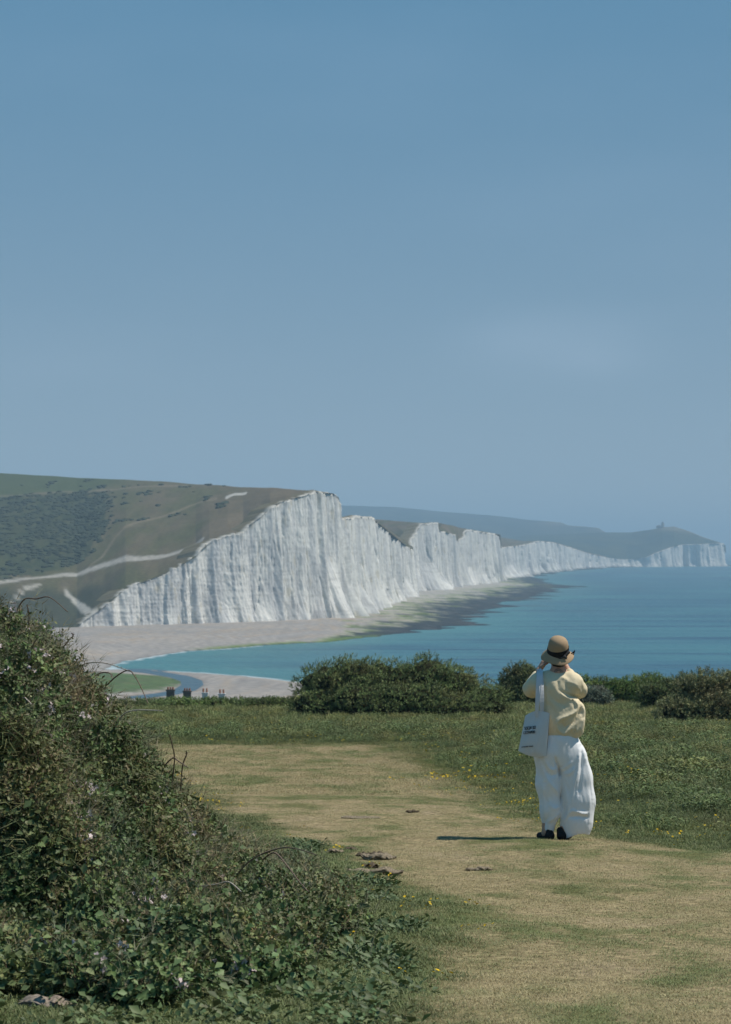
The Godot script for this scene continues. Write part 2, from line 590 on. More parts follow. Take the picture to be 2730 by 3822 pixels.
# ---------------------------------------------------------------- chalk cliffs and the downs behind them
const HAVEN_CLIFF := [
	[-149.3, 1245, 3.4], [-142.2, 1254, 9.6], [-136, 1262, 14.1], [-126.7, 1275, 23.3], [-111.4, 1290, 29.1], [-104.6, 1296, 32.6], [-92.2, 1308, 39.6], [-89, 1314, 44.5], [-85.6, 1320, 48.2], [-76, 1329, 51.6], [-68, 1338, 53.5], [-64.6, 1344, 57.3], [-58.5, 1350, 61.9], [-53.7, 1356, 67.1], [-45.4, 1372, 71.7], [-34.4, 1392, 74.7], [-30.7, 1402, 77.5], [-19.2, 1430, 76.8], [-16.2, 1440, 74.6], [-14.9, 1448, 70.2]]
const HAVEN_HILL := [
	[-206.4, 1225, 2.7, -345.7, 2050, 110.2], [-172.8, 1230, 2.5, -274.2, 1950, 103.7], [-149.3, 1245, 3.4, -228.1, 1900, 99.7], [-142.2, 1254, 9.6, -213.4, 1880, 98.8], [-136, 1262, 14.1, -200.7, 1860, 97.9], [-126.7, 1275, 23.3, -182, 1830, 96.3], [-111.4, 1290, 29.1, -154.6, 1790, 93.9], [-104.6, 1296, 32.6, -143, 1770, 92.6], [-92.2, 1308, 39.6, -122.6, 1740, 90.5], [-89, 1314, 43.6, -117, 1730, 90], [-85.6, 1320, 46.8, -111.6, 1720, 89.4], [-76, 1329, 51.0, -97, 1684, 87.9], [-68, 1338, 53.0, -83.9, 1650, 86.3], [-64.6, 1344, 57.3, -78.8, 1640, 85.8], [-58.5, 1350, 61.9, -69.8, 1610, 84.7], [-53.7, 1356, 67.1, -63, 1590, 83.9], [-45.4, 1372, 71.7, -51.3, 1550, 82.4], [-34.4, 1392, 74.7, -37, 1500, 80.6], [-30.7, 1402, 77.5, -32.4, 1480, 79.9], [-19.2, 1430, 76.8, -19.3, 1436, 77.2], [-16.2, 1440, 74.6, -16.2, 1446, 75], [-14.9, 1448, 70.2, -15, 1455, 70.8]]
const SHORT_CLIFF := [[-14.9, 1453.1, 62.1], [-9.2, 1499.4, 62.9], [-6.9, 1538.6, 64.8], [4.4, 1669.5, 65.6], [7, 1705.8, 62.5], [13, 1783.3, 59], [19.2, 1868.3, 53], [38.5, 2083.2, 43.4], [42.4, 2140, 39.8]]
const ROUGH_CLIFF := [[37.8, 2200, 40.5], [41.1, 2220.8, 47.1], [43.2, 2241.9, 53], [48.3, 2285.4, 58.7], [53.5, 2307.8, 67], [70.4, 2354, 69.2], [72.3, 2402, 62.1], [92.7, 2504.3, 57.6], [98.5, 2558.7, 50.7]]
const BRASS_CLIFF := [[98.1, 2572.7, 49.8], [106.6, 2615.6, 57.2], [112.7, 2644.9, 64.3], [133.5, 2737.2, 61.4], [156.4, 2906.2, 60.8], [171.9, 3097.4, 49.6], [175.4, 3138.7, 45.6]]
const FAR_CLIFF := [[176.6, 3224.7, 42.6], [196.7, 3362.9, 45], [239.2, 3678.1, 47.7], [297.2, 4129.8, 55], [346.2, 4441.5, 53.3], [399.5, 4708, 44.1], [459.6, 5008.5, 32.8], [536.9, 5350, 21], [583.5, 5411.5, 16.7]]
const HEADLAND_CLIFF := [[583.5, 5411.5, 16.7], [631.2, 5474.4, 19.4], [648.6, 5474.4, 26.6], [700.8, 5538.8, 44], [738.5, 5604.8, 51.3], [783.6, 5604.8, 52.3], [835.4, 5672.3, 54.5], [855.2, 5741.5, 53.6], [862, 5950, 50]]

func along(nodes: Array, step: float) -> Array:
	var out := []
	for i in nodes.size() - 1:
		var l := Vector2(nodes[i + 1][0] - nodes[i][0], nodes[i + 1][1] - nodes[i][1]).length()
		var k := maxi(1, int(l / step))
		for j in k:
			var t := float(j) / k
			var p := []
			for q in nodes[i].size(): p.append(lerpf(nodes[i][q], nodes[i + 1][q], t))
			out.append(p)
	out.append(nodes[-1].duplicate())
	return out

# butts: [distance along, reach in metres, half width, height] of the buttresses at the foot
func cliff(nodes: Array, step: float, rows: int, sd: int, flute: float, butts: Array, wet: float, m: Material) -> void:
	var cols := along(nodes, step)
	var n := cols.size()
	var v := PackedVector3Array()
	var col := PackedColorArray()
	var s := 0.0
	var S := PackedFloat32Array()
	for i in n:
		if i: s += Vector2(cols[i][0] - cols[i - 1][0], cols[i][1] - cols[i - 1][1]).length()
		S.append(s)
	var nrm := []
	for i in n:
		var a: Array = cols[maxi(i - 6, 0)]
		var b: Array = cols[mini(i + 6, n - 1)]
		nrm.append(Vector2(b[1] - a[1], -(b[0] - a[0])).normalized())
	for j in rows + 3:
		var t := minf(float(j) / rows, 1.0)
		for i in n:
			var c: Array = cols[i]
			var u := S[i]
			var top: float = c[2] + R.get_noise_2d(u / 7.0, sd) * 0.8 + R.get_noise_2d(u / 2.6, sd + 9.0) * 0.4
			var y := lerpf(-1.5, top, t)
			var hang := R.get_noise_2d(u / 60.0, y / 90.0 + sd)
			var big := R.get_noise_2d(u / (17.0 * flute) + hang * 0.25, sd * 3.1)
			var mid := R.get_noise_2d(u / (6.5 * flute) + hang * 0.15, sd * 1.7 + y / 160.0)
			var gul := absf(R.get_noise_2d(u / (9.0 * flute), sd * 2.3 + y / 140.0))
			var fine := N.get_noise_2d(u / 2.4, y / 14.0 + sd)
			var beds := R.get_noise_2d(y / 2.1, sd + u / 40.0)
			var foot := pow(1 - t, 3.0)
			var ends := sstep(0, 12 * flute, u) * sstep(0, 12 * flute, s - u)
			var ph := u / (23.0 * flute) + 1.5 * R.get_noise_2d(u / (55.0 * flute), sd * 8.0 + y / 1200.0)
			var fr := ph - floorf(ph)
			var saw := fr / 0.32 if fr < 0.32 else (1 - fr) / 0.68
			var ph2 := u / (7.6 * flute) + 1.4 * R.get_noise_2d(u / (20.0 * flute), sd * 9.0 + y / 500.0)
			var fr2 := ph2 - floorf(ph2)
			var saw2 := fr2 / 0.35 if fr2 < 0.35 else (1 - fr2) / 0.65
			var worn := lerpf(0.25, 1.25, sstep(-0.25, 0.4, R.get_noise_2d(u / (34.0 * flute) + 60, y / 60.0 + sd)))
			var o := (big * 2.4 + (saw - 0.5) * 3.4 * (0.6 + 0.5 * sin(floorf(ph) * 2.4)) + worn * (saw2 - 0.5) * 0.7 * (0.5 + 0.5 * sin(floorf(ph2) * 1.7)) + worn * mid * 0.5 - worn * (1 - sstep(0, 0.08, gul)) * 1.0) * flute * lerpf(0.45, 1.0, 1 - t * t) * lerpf(0.35, 1.0, ends)
			o += fine * 0.65 + beds * 0.07 + R.get_noise_2d(u / 1.1, y / 2.6 + sd) * 0.2 * (1 - t * 0.5) + (1 - t) * top * 0.035
			var skirt := maxf(0, R.get_noise_2d(u / (13.0 * flute), sd * 5.0) + 0.15) * 6.0 * flute * pow(1 - t, 6.0)
			for b in butts:
				var near: float = 1 - absf(u - b[0]) / b[2]
				if near > 0: skirt = maxf(skirt, b[1] * sstep(0, 1, near) * pow(clampf(1 - y / b[3], 0, 1), 1.3))
			o += skirt + foot * 1.5
			var w: Vector2 = nrm[i]
			var px: float = c[0] + w.x * o
			var pd: float = c[1] + w.y * o
			var paint := Color(0.74, 0.735, 0.70)
			var streak := N.get_noise_2d(u / 5.5, y / 60.0 + sd * 2.0)
			var blot := N.get_noise_2d(u / 30.0, y / 26.0 + sd * 4.0)
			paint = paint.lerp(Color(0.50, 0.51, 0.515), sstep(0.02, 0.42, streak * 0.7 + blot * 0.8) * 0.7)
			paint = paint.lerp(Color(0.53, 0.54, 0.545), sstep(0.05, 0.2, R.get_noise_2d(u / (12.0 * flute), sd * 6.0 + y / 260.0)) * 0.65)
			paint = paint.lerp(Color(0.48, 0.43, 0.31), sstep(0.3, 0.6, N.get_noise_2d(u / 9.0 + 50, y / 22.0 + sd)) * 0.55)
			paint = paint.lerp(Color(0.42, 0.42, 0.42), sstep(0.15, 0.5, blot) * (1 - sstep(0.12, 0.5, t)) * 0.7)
			paint = paint.lerp(Color(0.27, 0.25, 0.19), sstep(0.955, 1.0, t + streak * 0.03) * 0.4)
			if wet > 0: paint = paint.lerp(Color(0.07, 0.075, 0.065), (1 - sstep(2.6, 4.6, y + streak * 2.0)) * wet)
			paint = paint.lerp(Color(0.36, 0.35, 0.33), sstep(0.42, 0.6, R.get_noise_2d(u / 40.0 + sd, y / 1.3)) * 0.3)
			paint *= (1 + beds * 0.03) * (1 + 0.10 * fine)
			if j == rows + 1:      # the turf that runs back from the edge
				px = c[0] - w.x * 3.0 + w.x * o * 0.5
				pd = c[1] - w.y * 3.0 + w.y * o * 0.5
				y = top + 0.15
				paint = Color(0.17, 0.145, 0.09)
			elif j == rows + 2:
				px = c[0] - w.x * 14.0
				pd = c[1] - w.y * 14.0
				y = c[2] - 2.0
				paint = Color(0.15, 0.135, 0.08)
			v.append(Vector3(px, y, -pd))
			col.append(paint)
	struct("chalk_cliff", to_mesh(v, grid_index(n, rows + 3, true), col), m)

func downs(called: String, low: Array, high: Array, nu: int, nv: int, bulge: float, rough: float, paint: Callable, m: Material, edge_free := 0.0) -> void:
	var a := low
	var b := high
	var v := PackedVector3Array()
	var col := PackedColorArray()
	for j in nv:
		var t := float(j) / (nv - 1) * 1.25
		for i in nu:
			var k := float(i) / (nu - 1) * (a.size() - 1)
			var q := mini(int(k), a.size() - 2)
			var f := k - q
			var p := Vector3(lerpf(a[q][0], a[q + 1][0], f), lerpf(a[q][2], a[q + 1][2], f), lerpf(a[q][1], a[q + 1][1], f))
			var r := Vector3(lerpf(b[q][0], b[q + 1][0], f), lerpf(b[q][2], b[q + 1][2], f), lerpf(b[q][1], b[q + 1][1], f))
			var x := lerpf(p.x, r.x, t)
			var d := lerpf(p.z, r.z, t)
			var y := lerpf(p.y, r.y, pow(minf(t, 1), bulge)) - maxf(0, t - 1) * 70.0
			y += N.get_noise_2d(x / 90.0, d / 130.0) * rough * sstep(0, 0.12, t) * (1 - sstep(0.8, 1.0, t) * 0.75)
			v.append(Vector3(x, y, -d))
			col.append((paint as Callable).call(x, d, t))
	struct(called, to_mesh(v, grid_index(nu, nv, low[0][0] > low[-1][0]), col), m)

const TRACK_WHITE := [[-240, 1330], [-204.5, 1347.5], [-190.5, 1355.6], [-170.4, 1366], [-145.3, 1359.2], [-125.7, 1346], [-110.7, 1342], [-98.3, 1342.2], [-91, 1347]]
const TRACK_TAN := [[-157.2, 1374.4], [-153.1, 1395.5], [-151.3, 1440.8], [-149.5, 1489.9], [-136.8, 1517.7], [-119.2, 1547.2], [-109.4, 1572.4], [-97.1, 1563.6]]
const TRACK_TOP := [[-300, 1785], [-271.1, 1782.4], [-246.6, 1777.5], [-221.1, 1785.5], [-181.6, 1759.3], [-157.4, 1746.2], [-126.8, 1729.6]]
const GULLY := [[-165.8, 1326.9], [-162.3, 1312.4], [-156.9, 1298.2], [-151.2, 1280.6], [-143.5, 1255.2], [-140.1, 1256.7]]
const SCAR := [[-188.2, 1288.3], [-187.6, 1309.1], [-187.0, 1322.1], [-180.7, 1330.2]]
const CHALK_SPOT := [[-89.6, 1558.1], [-86.0, 1573.8], [-78.3, 1569.0]]
const BARE := [[-92.0, 1359.3], [-76.3, 1397.6], [-67.7, 1437.2], [-51.9, 1445.4]]
const SCRUB := [[-330, 1783], [-277.9, 1783.4], [-241.4, 1763.0], [-210.4, 1780.7], [-188.0, 1742.5], [-172.0, 1622.5], [-163.4, 1489.3], [-162.2, 1418.4], [-173.7, 1403.9], [-192.4, 1369.0], [-211.9, 1362.7], [-260, 1362]]
var scrub_area := PackedVector2Array()

func haven_paint(x: float, d: float, t: float) -> Color:
	var n := N.get_noise_2d(x / 30.0, d / 150.0)
	var n2 := N.get_noise_2d(x / 8.0, d / 40.0)
	var c := Color(0.118, 0.115, 0.056).lerp(Color(0.155, 0.128, 0.078), clampf(0.5 + n * 1.4, 0, 1))
	c = c.lerp(Color(0.088, 0.108, 0.048), sstep(-150, -210, x) * sstep(1760, 1800, d))
	c = c.lerp(Color(0.165, 0.13, 0.085), sstep(-105, -70, x) * 0.8)
	c = c.lerp(Color(0.062, 0.066, 0.04), (1 - sstep(1300, 1335, d + n * 20)) * sstep(-128, -145, x) * 0.9)
	if Geometry2D.is_point_in_polygon(Vector2(x + n2 * 8, d + n2 * 40), scrub_area):
		c = c.lerp(Color(0.042, 0.06, 0.032).lerp(Color(0.075, 0.085, 0.04), clampf(0.4 + n2 * 1.3, 0, 1)), 0.85)
	var wob := n2 * 2.0
	c = c.lerp(Color(0.20, 0.16, 0.105), (1 - sstep(10, 34, near_line(x, d, BARE, 4, 0.5) + n2 * 20)) * 0.75)
	c = c.lerp(Color(0.25, 0.205, 0.135), (1 - sstep(1.8, 4.6, near_line(x, d, TRACK_TAN, 4, 0.5) + wob)) * 0.85)
	c = c.lerp(Color(0.27, 0.225, 0.16), (1 - sstep(1.0, 3.2, near_line(x, d, TRACK_TOP, 4, 0.5) + wob)) * 0.7)
	c = c.lerp(Color(0.44, 0.415, 0.37), (1 - sstep(2.2, 4.6, near_line(x, d, TRACK_WHITE, 4, 0.5) + wob * 0.6)) * 0.95)
	c = c.lerp(Color(0.50, 0.48, 0.43), (1 - sstep(2.2, 4.6, near_line(x, d, GULLY, 4, 0.5) + wob + maxf(0, d - 1262) * 0.03)) * 0.95)
	c = c.lerp(Color(0.46, 0.43, 0.37), (1 - sstep(2.2, 4.6, near_line(x, d, SCAR, 4, 0.5) + wob)) * 0.9)
	c = c.lerp(Color(0.55, 0.54, 0.50), (1 - sstep(2.5, 6, near_line(x, d, CHALK_SPOT, 4, 0.5) + wob)) * 0.9)
	return c * (1 + n2 * 0.16)

func down_paint(x: float, d: float, _t: float) -> Color:
	var n := N.get_noise_2d(x / 26.0, d / 60.0)
	var c := Color(0.12, 0.115, 0.06).lerp(Color(0.175, 0.14, 0.095), clampf(0.55 + n * 1.5, 0, 1))
	return c.lerp(Color(0.34, 0.30, 0.24), (1 - sstep(2, 5, near_line(x, d, [[50, 2290], [48, 2350], [55, 2395]], 3, 0.5))) * 0.8)

func far_paint(x: float, d: float, t: float) -> Color:
	var n := N.get_noise_2d(x / 90.0, d / 300.0)
	var c := Color(0.038, 0.062, 0.045).lerp(Color(0.07, 0.085, 0.05), clampf(0.5 + n * 1.5, 0, 1))
	return c.lerp(Color(0.22, 0.19, 0.13), sstep(0.72, 0.95, t + n * 0.25) * sstep(700, 730, x) * 0.8)

func ridge_paint(x: float, d: float, t: float) -> Color:
	var n := N.get_noise_2d(x / 140.0, d / 500.0)
	var c := Color(0.04, 0.06, 0.05).lerp(Color(0.07, 0.08, 0.06), clampf(0.5 + n * 1.5, 0, 1))
	return c.lerp(Color(0.20, 0.17, 0.12), sstep(0.8, 0.98, t + n * 0.2) * sstep(480, 600, x) * 0.8)

func build_coast() -> void:
	for p in SCRUB: scrub_area.append(Vector2(p[0], p[1]))
	var chalk := grain(mat(Color(1, 1, 1), 0.95, 0.12, true), 0.05, 0.86, 1.0, 31)
	var turf := grain(mat(Color(1, 1, 1), 1.0, 0.08, true), 0.03, 0.72, 1.0, 32)
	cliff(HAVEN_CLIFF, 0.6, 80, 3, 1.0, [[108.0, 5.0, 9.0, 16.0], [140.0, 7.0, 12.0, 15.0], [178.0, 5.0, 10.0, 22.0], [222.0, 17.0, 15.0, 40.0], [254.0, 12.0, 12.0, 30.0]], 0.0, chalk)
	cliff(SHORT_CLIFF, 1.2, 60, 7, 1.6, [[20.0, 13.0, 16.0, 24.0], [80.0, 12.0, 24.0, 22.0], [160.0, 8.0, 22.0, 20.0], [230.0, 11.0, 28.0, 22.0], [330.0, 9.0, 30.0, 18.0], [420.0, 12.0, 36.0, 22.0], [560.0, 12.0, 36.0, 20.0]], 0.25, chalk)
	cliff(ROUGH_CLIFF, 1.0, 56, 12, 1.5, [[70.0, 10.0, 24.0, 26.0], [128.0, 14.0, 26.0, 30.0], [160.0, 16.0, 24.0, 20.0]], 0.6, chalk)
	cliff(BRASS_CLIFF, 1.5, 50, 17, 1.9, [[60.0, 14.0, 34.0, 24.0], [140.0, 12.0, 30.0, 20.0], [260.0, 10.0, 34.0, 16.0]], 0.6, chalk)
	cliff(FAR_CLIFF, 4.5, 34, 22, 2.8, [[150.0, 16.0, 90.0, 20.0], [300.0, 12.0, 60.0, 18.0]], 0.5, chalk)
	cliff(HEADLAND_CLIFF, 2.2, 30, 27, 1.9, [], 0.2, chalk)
	var lo := []
	var hi := []
	for q in HAVEN_HILL:
		lo.append([q[0], q[1], q[2]])
		hi.append([q[3], q[4], q[5]])
	# long first nodes are split so that columns stay narrow
	downs("grass_hill", [[-330, 1215, 2.5], [-268, 1220, 2.6]] + lo, [[-540, 2250, 122], [-440, 2150, 117]] + hi, 340, 150, 0.8, 2.6, haven_paint, turf)
	downs("grass_hill", [[-14.9, 1455, 61.8], [-9, 1502, 62.6], [-6.5, 1541, 64.4], [4.6, 1672, 65.2], [39, 2085, 43]], [[-16, 1560, 63.6], [-9.7, 1570, 64.6], [-3.6, 1620, 65.9], [4.5, 1720, 66.0], [43.6, 2200, 45]], 60, 24, 0.9, 0.4, down_paint, turf)
	downs("grass_hill", [[16, 2260, 22], [37.8, 2202, 40.3], [43.2, 2243, 52.6], [48.3, 2287, 58.3], [53.5, 2309, 66.6], [70.4, 2356, 69], [73, 2404, 62], [92.7, 2506, 57.4], [98.5, 2560, 50.5]], [[-5, 2520, 75], [14, 2490, 73.5], [22.3, 2480, 72.8], [31.1, 2450, 71.6], [55.2, 2380, 69], [71.8, 2400, 69.7], [80, 2500, 69.2], [96, 2640, 68.5], [104, 2700, 67.2]], 120, 50, 0.9, 0.5, down_paint, turf)
	downs("grass_hill", [[98.1, 2574, 49.6], [106.6, 2617, 57], [112.7, 2646, 64], [133.5, 2739, 61.2], [156.4, 2908, 60.5], [171.9, 3099, 49.4]], [[96.5, 2900, 71.6], [110.9, 2880, 68.7], [121.9, 2860, 66.4], [141.5, 2900, 64], [171, 3050, 61], [182, 3250, 56]], 80, 30, 0.9, 0.5, down_paint, turf)
	downs("grass_hill", [[160, 3260, 38], [196.7, 3365, 44.8], [239.2, 3680, 47.5], [297.2, 4132, 54.8], [346.2, 4444, 53.1], [399.5, 4710, 43.9], [459.6, 5011, 32.6], [536.9, 5352, 20.8]], [[180, 4200, 66], [222, 4200, 64.6], [279.7, 4300, 56], [316.6, 4400, 56.5], [358.5, 4600, 55.3], [407.3, 4800, 45.9], [470, 5100, 34], [543.9, 5420, 23.7]], 110, 40, 0.9, 0.5, down_paint, turf)
	downs("headland_hill", [[200, 4700, 12], [330, 4900, 14], [430, 5100, 18], [537, 5352, 18], [583, 5413, 15], [640, 5476, 22], [680, 5512, 35], [715, 5562, 46], [740, 5607, 50.5], [784, 5607, 51.8], [832, 5664, 54], [857, 5743, 48]], [[292, 6300, 62.7], [409.8, 6300, 74.4], [515.8, 6300, 79.1], [620.3, 6250, 83.5], [679.4, 6150, 82.9], [711, 6000, 88.7], [725.7, 5900, 93.5], [749, 5850, 95.3], [767.6, 5800, 87.3], [803.9, 5750, 69.7], [845.4, 5740, 55.7], [861.2, 5760, 48.2]], 160, 60, 0.75, 3.0, far_paint, turf)
	downs("distant_down", [[-400, 5900, 20], [-150, 5900, 20], [-20, 5900, 20], [90, 5900, 20], [150, 5900, 20], [220, 5900, 20], [320, 5900, 20], [400, 5900, 20], [470, 5900, 20], [560, 5900, 20], [590, 5900, 20], [620, 5900, 20], [655, 6300, 40], [680, 6400, 40], [740, 6500, 40]], [[-250.8, 7800, 185], [-119.6, 7800, 182.1], [-17.5, 7800, 179.1], [99.2, 7800, 174.8], [157.5, 7800, 168.9], [230.4, 7800, 161.6], [347, 7800, 152.9], [428.9, 7700, 144.3], [494.4, 7600, 133.1], [600.3, 7400, 121.1], [618, 7350, 112], [656.8, 7200, 106.9], [687.4, 7100, 100.7], [697.4, 7000, 86.9], [758.3, 6900, 64.3]], 160, 50, 0.9, 5.0, ridge_paint, turf)

func blob_mesh(sd: int, sides: int, rings: int, c: Color) -> ArrayMesh:
	var v := PackedVector3Array()
	var col := PackedColorArray()
	for j in rings + 1:
		for i in sides + 1:
			var a := TAU * (i % sides) / sides
			var b := PI * j / rings
			var p := Vector3(cos(a) * sin(b), cos(b), sin(a) * sin(b))
			v.append(p * (1 + 0.32 * R.get_noise_3d(p.x * 2 + sd * 7, p.y * 2, p.z * 2)))
			col.append(c)
	return to_mesh(v, grid_index(sides + 1, rings + 1, true), col)

func build_scrub() -> void:
	var where := []
	var tint := PackedColorArray()
	var lo := [[-268, 1220, 2.6]]
	var hi := [[-440, 2150, 117]]
	for q in HAVEN_HILL:
		lo.append([q[0], q[1], q[2]])
		hi.append([q[3], q[4], q[5]])
	for k in 15000:
		var f := rng.randf() * 12.0
		var q := int(f)
		f -= q
		var t := rng.randf()
		var x := lerpf(lerpf(lo[q][0], lo[q + 1][0], f), lerpf(hi[q][0], hi[q + 1][0], f), t)
		var d := lerpf(lerpf(lo[q][1], lo[q + 1][1], f), lerpf(hi[q][1], hi[q + 1][1], f), t)
		var y := lerpf(lerpf(lo[q][2], lo[q + 1][2], f), lerpf(hi[q][2], hi[q + 1][2], f), pow(t, 0.8))
		y += N.get_noise_2d(x / 90.0, d / 130.0) * 2.6
		var n := N.get_noise_2d(x / 22.0, d / 70.0)
		var inside := Geometry2D.is_point_in_polygon(Vector2(x + n * 14, d + n * 60), scrub_area)
		if not inside and not (n > 0.42 and d > 1480 and x < -60): continue
		if inside and n < -0.3: continue
		var s := rng.randf_range(0.5, 1.35)
		where.append(Transform3D(Basis.from_euler(Vector3(0, rng.randf() * TAU, 0)).scaled(Vector3(s * 1.5, s * 0.6, s * 2.2)), Vector3(x, y + s * 0.1, -d)))
		tint.append(Color(1, 1, 1) * rng.randf_range(0.75, 1.3))
	var o := copies_of(numbered("hillside_scrub"), blob_mesh(4, 9, 6, Color(0.085, 0.10, 0.06)), grain(mat(Color(1, 1, 1), 1.0, 0.1, true), 0.3, 0.5, 1.0, 41), where, tint, self)
	tag(o, "dark green scrub covering the left part of the grassy hill above the white track", "scrub")

# ---------------------------------------------------------------- buildings far off
func box(st: SurfaceTool, c: Vector3, s: Vector3) -> void:
	var b := BoxMesh.new()
	b.size = s
	st.append_from(b, 0, Transform3D(Basis(), c))

func box_mesh(c: Vector3, s: Vector3) -> ArrayMesh:
	var st := SurfaceTool.new()
	st.begin(Mesh.PRIMITIVE_TRIANGLES)
	box(st, c, s)
	return st.commit()

func pot_mesh(r: float, h: float) -> ArrayMesh:
	return lathe([[0.001, h], [r * 0.75, h], [r * 0.8, h * 0.9], [r * 0.72, h * 0.85], [r * 0.9, h * 0.15], [r, 0.0]], 12)

func lathe(pr: Array, sides: int) -> ArrayMesh:
	var v := PackedVector3Array()
	for p in pr:
		for i in sides + 1:
			var a := TAU * (i % sides) / sides
			v.append(Vector3(cos(a) * p[0], p[1], sin(a) * p[0]))
	return to_mesh(v, grid_index(sides + 1, pr.size(), true))

func cottage(label: String, x0: float, x1: float, wall: Material, stacks: Array, stack_m: Material, two_pots: bool) -> void:
	var w := x1 - x0
	var g := 14.2
	var ridge := 21.3
	var eave := 18.4
	var o := thing("cottage", label, "cottage", Vector3((x0 + x1) / 2, g, -370.0))
	part("wall", box_mesh(Vector3(0, (eave - g) / 2, 0), Vector3(w, eave - g, 6.4)), wall, o)
	var v := PackedVector3Array()
	for s in [-1.0, 1.0]:
		for p in [[3.6, eave - g - 0.2], [0.0, ridge - g], [-3.6, eave - g - 0.2], [-3.6, eave - g - 0.45], [0.0, ridge - g - 0.3], [3.6, eave - g - 0.45]]:
			v.append(Vector3(s * (w / 2 + 0.15), p[1], p[0]))
	var idx := PackedInt32Array()
	for k in 6:
		var n := (k + 1) % 6
		idx.append_array([k, k + 6, n, n, k + 6, n + 6])
	idx.append_array([0, 1, 4, 0, 4, 5, 1, 2, 3, 1, 3, 4, 6, 10, 7, 6, 11, 10, 7, 9, 8, 7, 10, 9])
	part("roof", to_mesh(v, idx, PackedColorArray(), false), grain(mat(Color(0.20, 0.16, 0.14), 0.9, 0.2), 0.8, 0.7, 1.0, 61), o)
	for s in [-1.0, 1.0]:
		part("gable", to_mesh(PackedVector3Array([Vector3(s * w / 2, eave - g, 3.2), Vector3(s * w / 2, ridge - g - 0.32, 0), Vector3(s * w / 2, eave - g, -3.2)]), PackedInt32Array([0, 1, 2] if s > 0 else [0, 2, 1])), wall, o)
	for k in 2:
		var win := part("window", box_mesh(Vector3((k - 0.5) * w * 0.5, 2.9, 3.2), Vector3(1.0, 1.2, 0.1)), mat(Color(0.7, 0.7, 0.68)), o)
		part("pane", box_mesh(Vector3((k - 0.5) * w * 0.5, 2.9, 3.24), Vector3(0.84, 1.04, 0.06)), mat(Color(0.04, 0.05, 0.06), 0.15, 0.5), win)
	var clay := mat(Color(0.30, 0.13, 0.07))
	for s in stacks:
		var cx: float = s[0] - (x0 + x1) / 2
		var top: float = s[1] - g
		var c := part("chimney", box_mesh(Vector3(cx, top - 1.7, 0), Vector3(s[2], 3.4, 0.95)), stack_m, o)
		part("chimney_cap", box_mesh(Vector3(cx, top + 0.08, 0), Vector3(s[2] + 0.2, 0.16, 1.15)), stack_m, c)
		for k in (2 if two_pots else 3):
			var p := part("chimney_pot", pot_mesh(0.17, 0.62 if two_pots else 0.4), clay, c)
			p.position = Vector3(cx + (k - (0.5 if two_pots else 1.0)) * (0.52 if two_pots else 0.38), top + 0.16, 0)

func build_far_buildings() -> void:
	var brick := grain(mat(Color(0.13, 0.105, 0.075)), 1.1, 0.6, 1.0, 62)
	var white := mat(Color(0.62, 0.63, 0.64))
	cottage("cottage with two dark brick chimneys showing over the low hedge", -34.2, -26.2, brick, [[-29.92, 23.0, 1.2], [-27.36, 22.8, 1.2]], brick, false)
	cottage("cottage with two white chimneys and clay pots showing over the low hedge", -25.9, -20.0, white, [[-24.62, 22.55, 0.85], [-22.05, 22.4, 0.95]], white, true)
	var t := thing("lighthouse", "small old lighthouse on top of the far headland hill", "lighthouse", Vector3(726, 91.2, -5885))
	var stone := mat(Color(0.24, 0.22, 0.19))
	part("tower", lathe([[0.01, 12.6], [3.5, 12.6], [3.6, 12.0], [3.9, 0.0]], 20), stone, t)
	part("lantern_room", lathe([[0.01, 16.6], [0.4, 16.2], [2.3, 15.2], [2.3, 12.6]], 16), mat(Color(0.12, 0.13, 0.14), 0.4), t)
	var h := part("keeper_house", box_mesh(Vector3(-9, 2.4, 0), Vector3(13, 5.2, 9)), stone, t)
	part("house_roof", to_mesh(PackedVector3Array([Vector3(-16, 5, 5), Vector3(-2, 5, 5), Vector3(-9, 8.4, 0), Vector3(-16, 5, -5), Vector3(-2, 5, -5)]), PackedInt32Array([0, 2, 1, 1, 2, 4, 4, 2, 3, 3, 2, 0]), PackedColorArray(), false), mat(Color(0.09, 0.09, 0.10)), h)

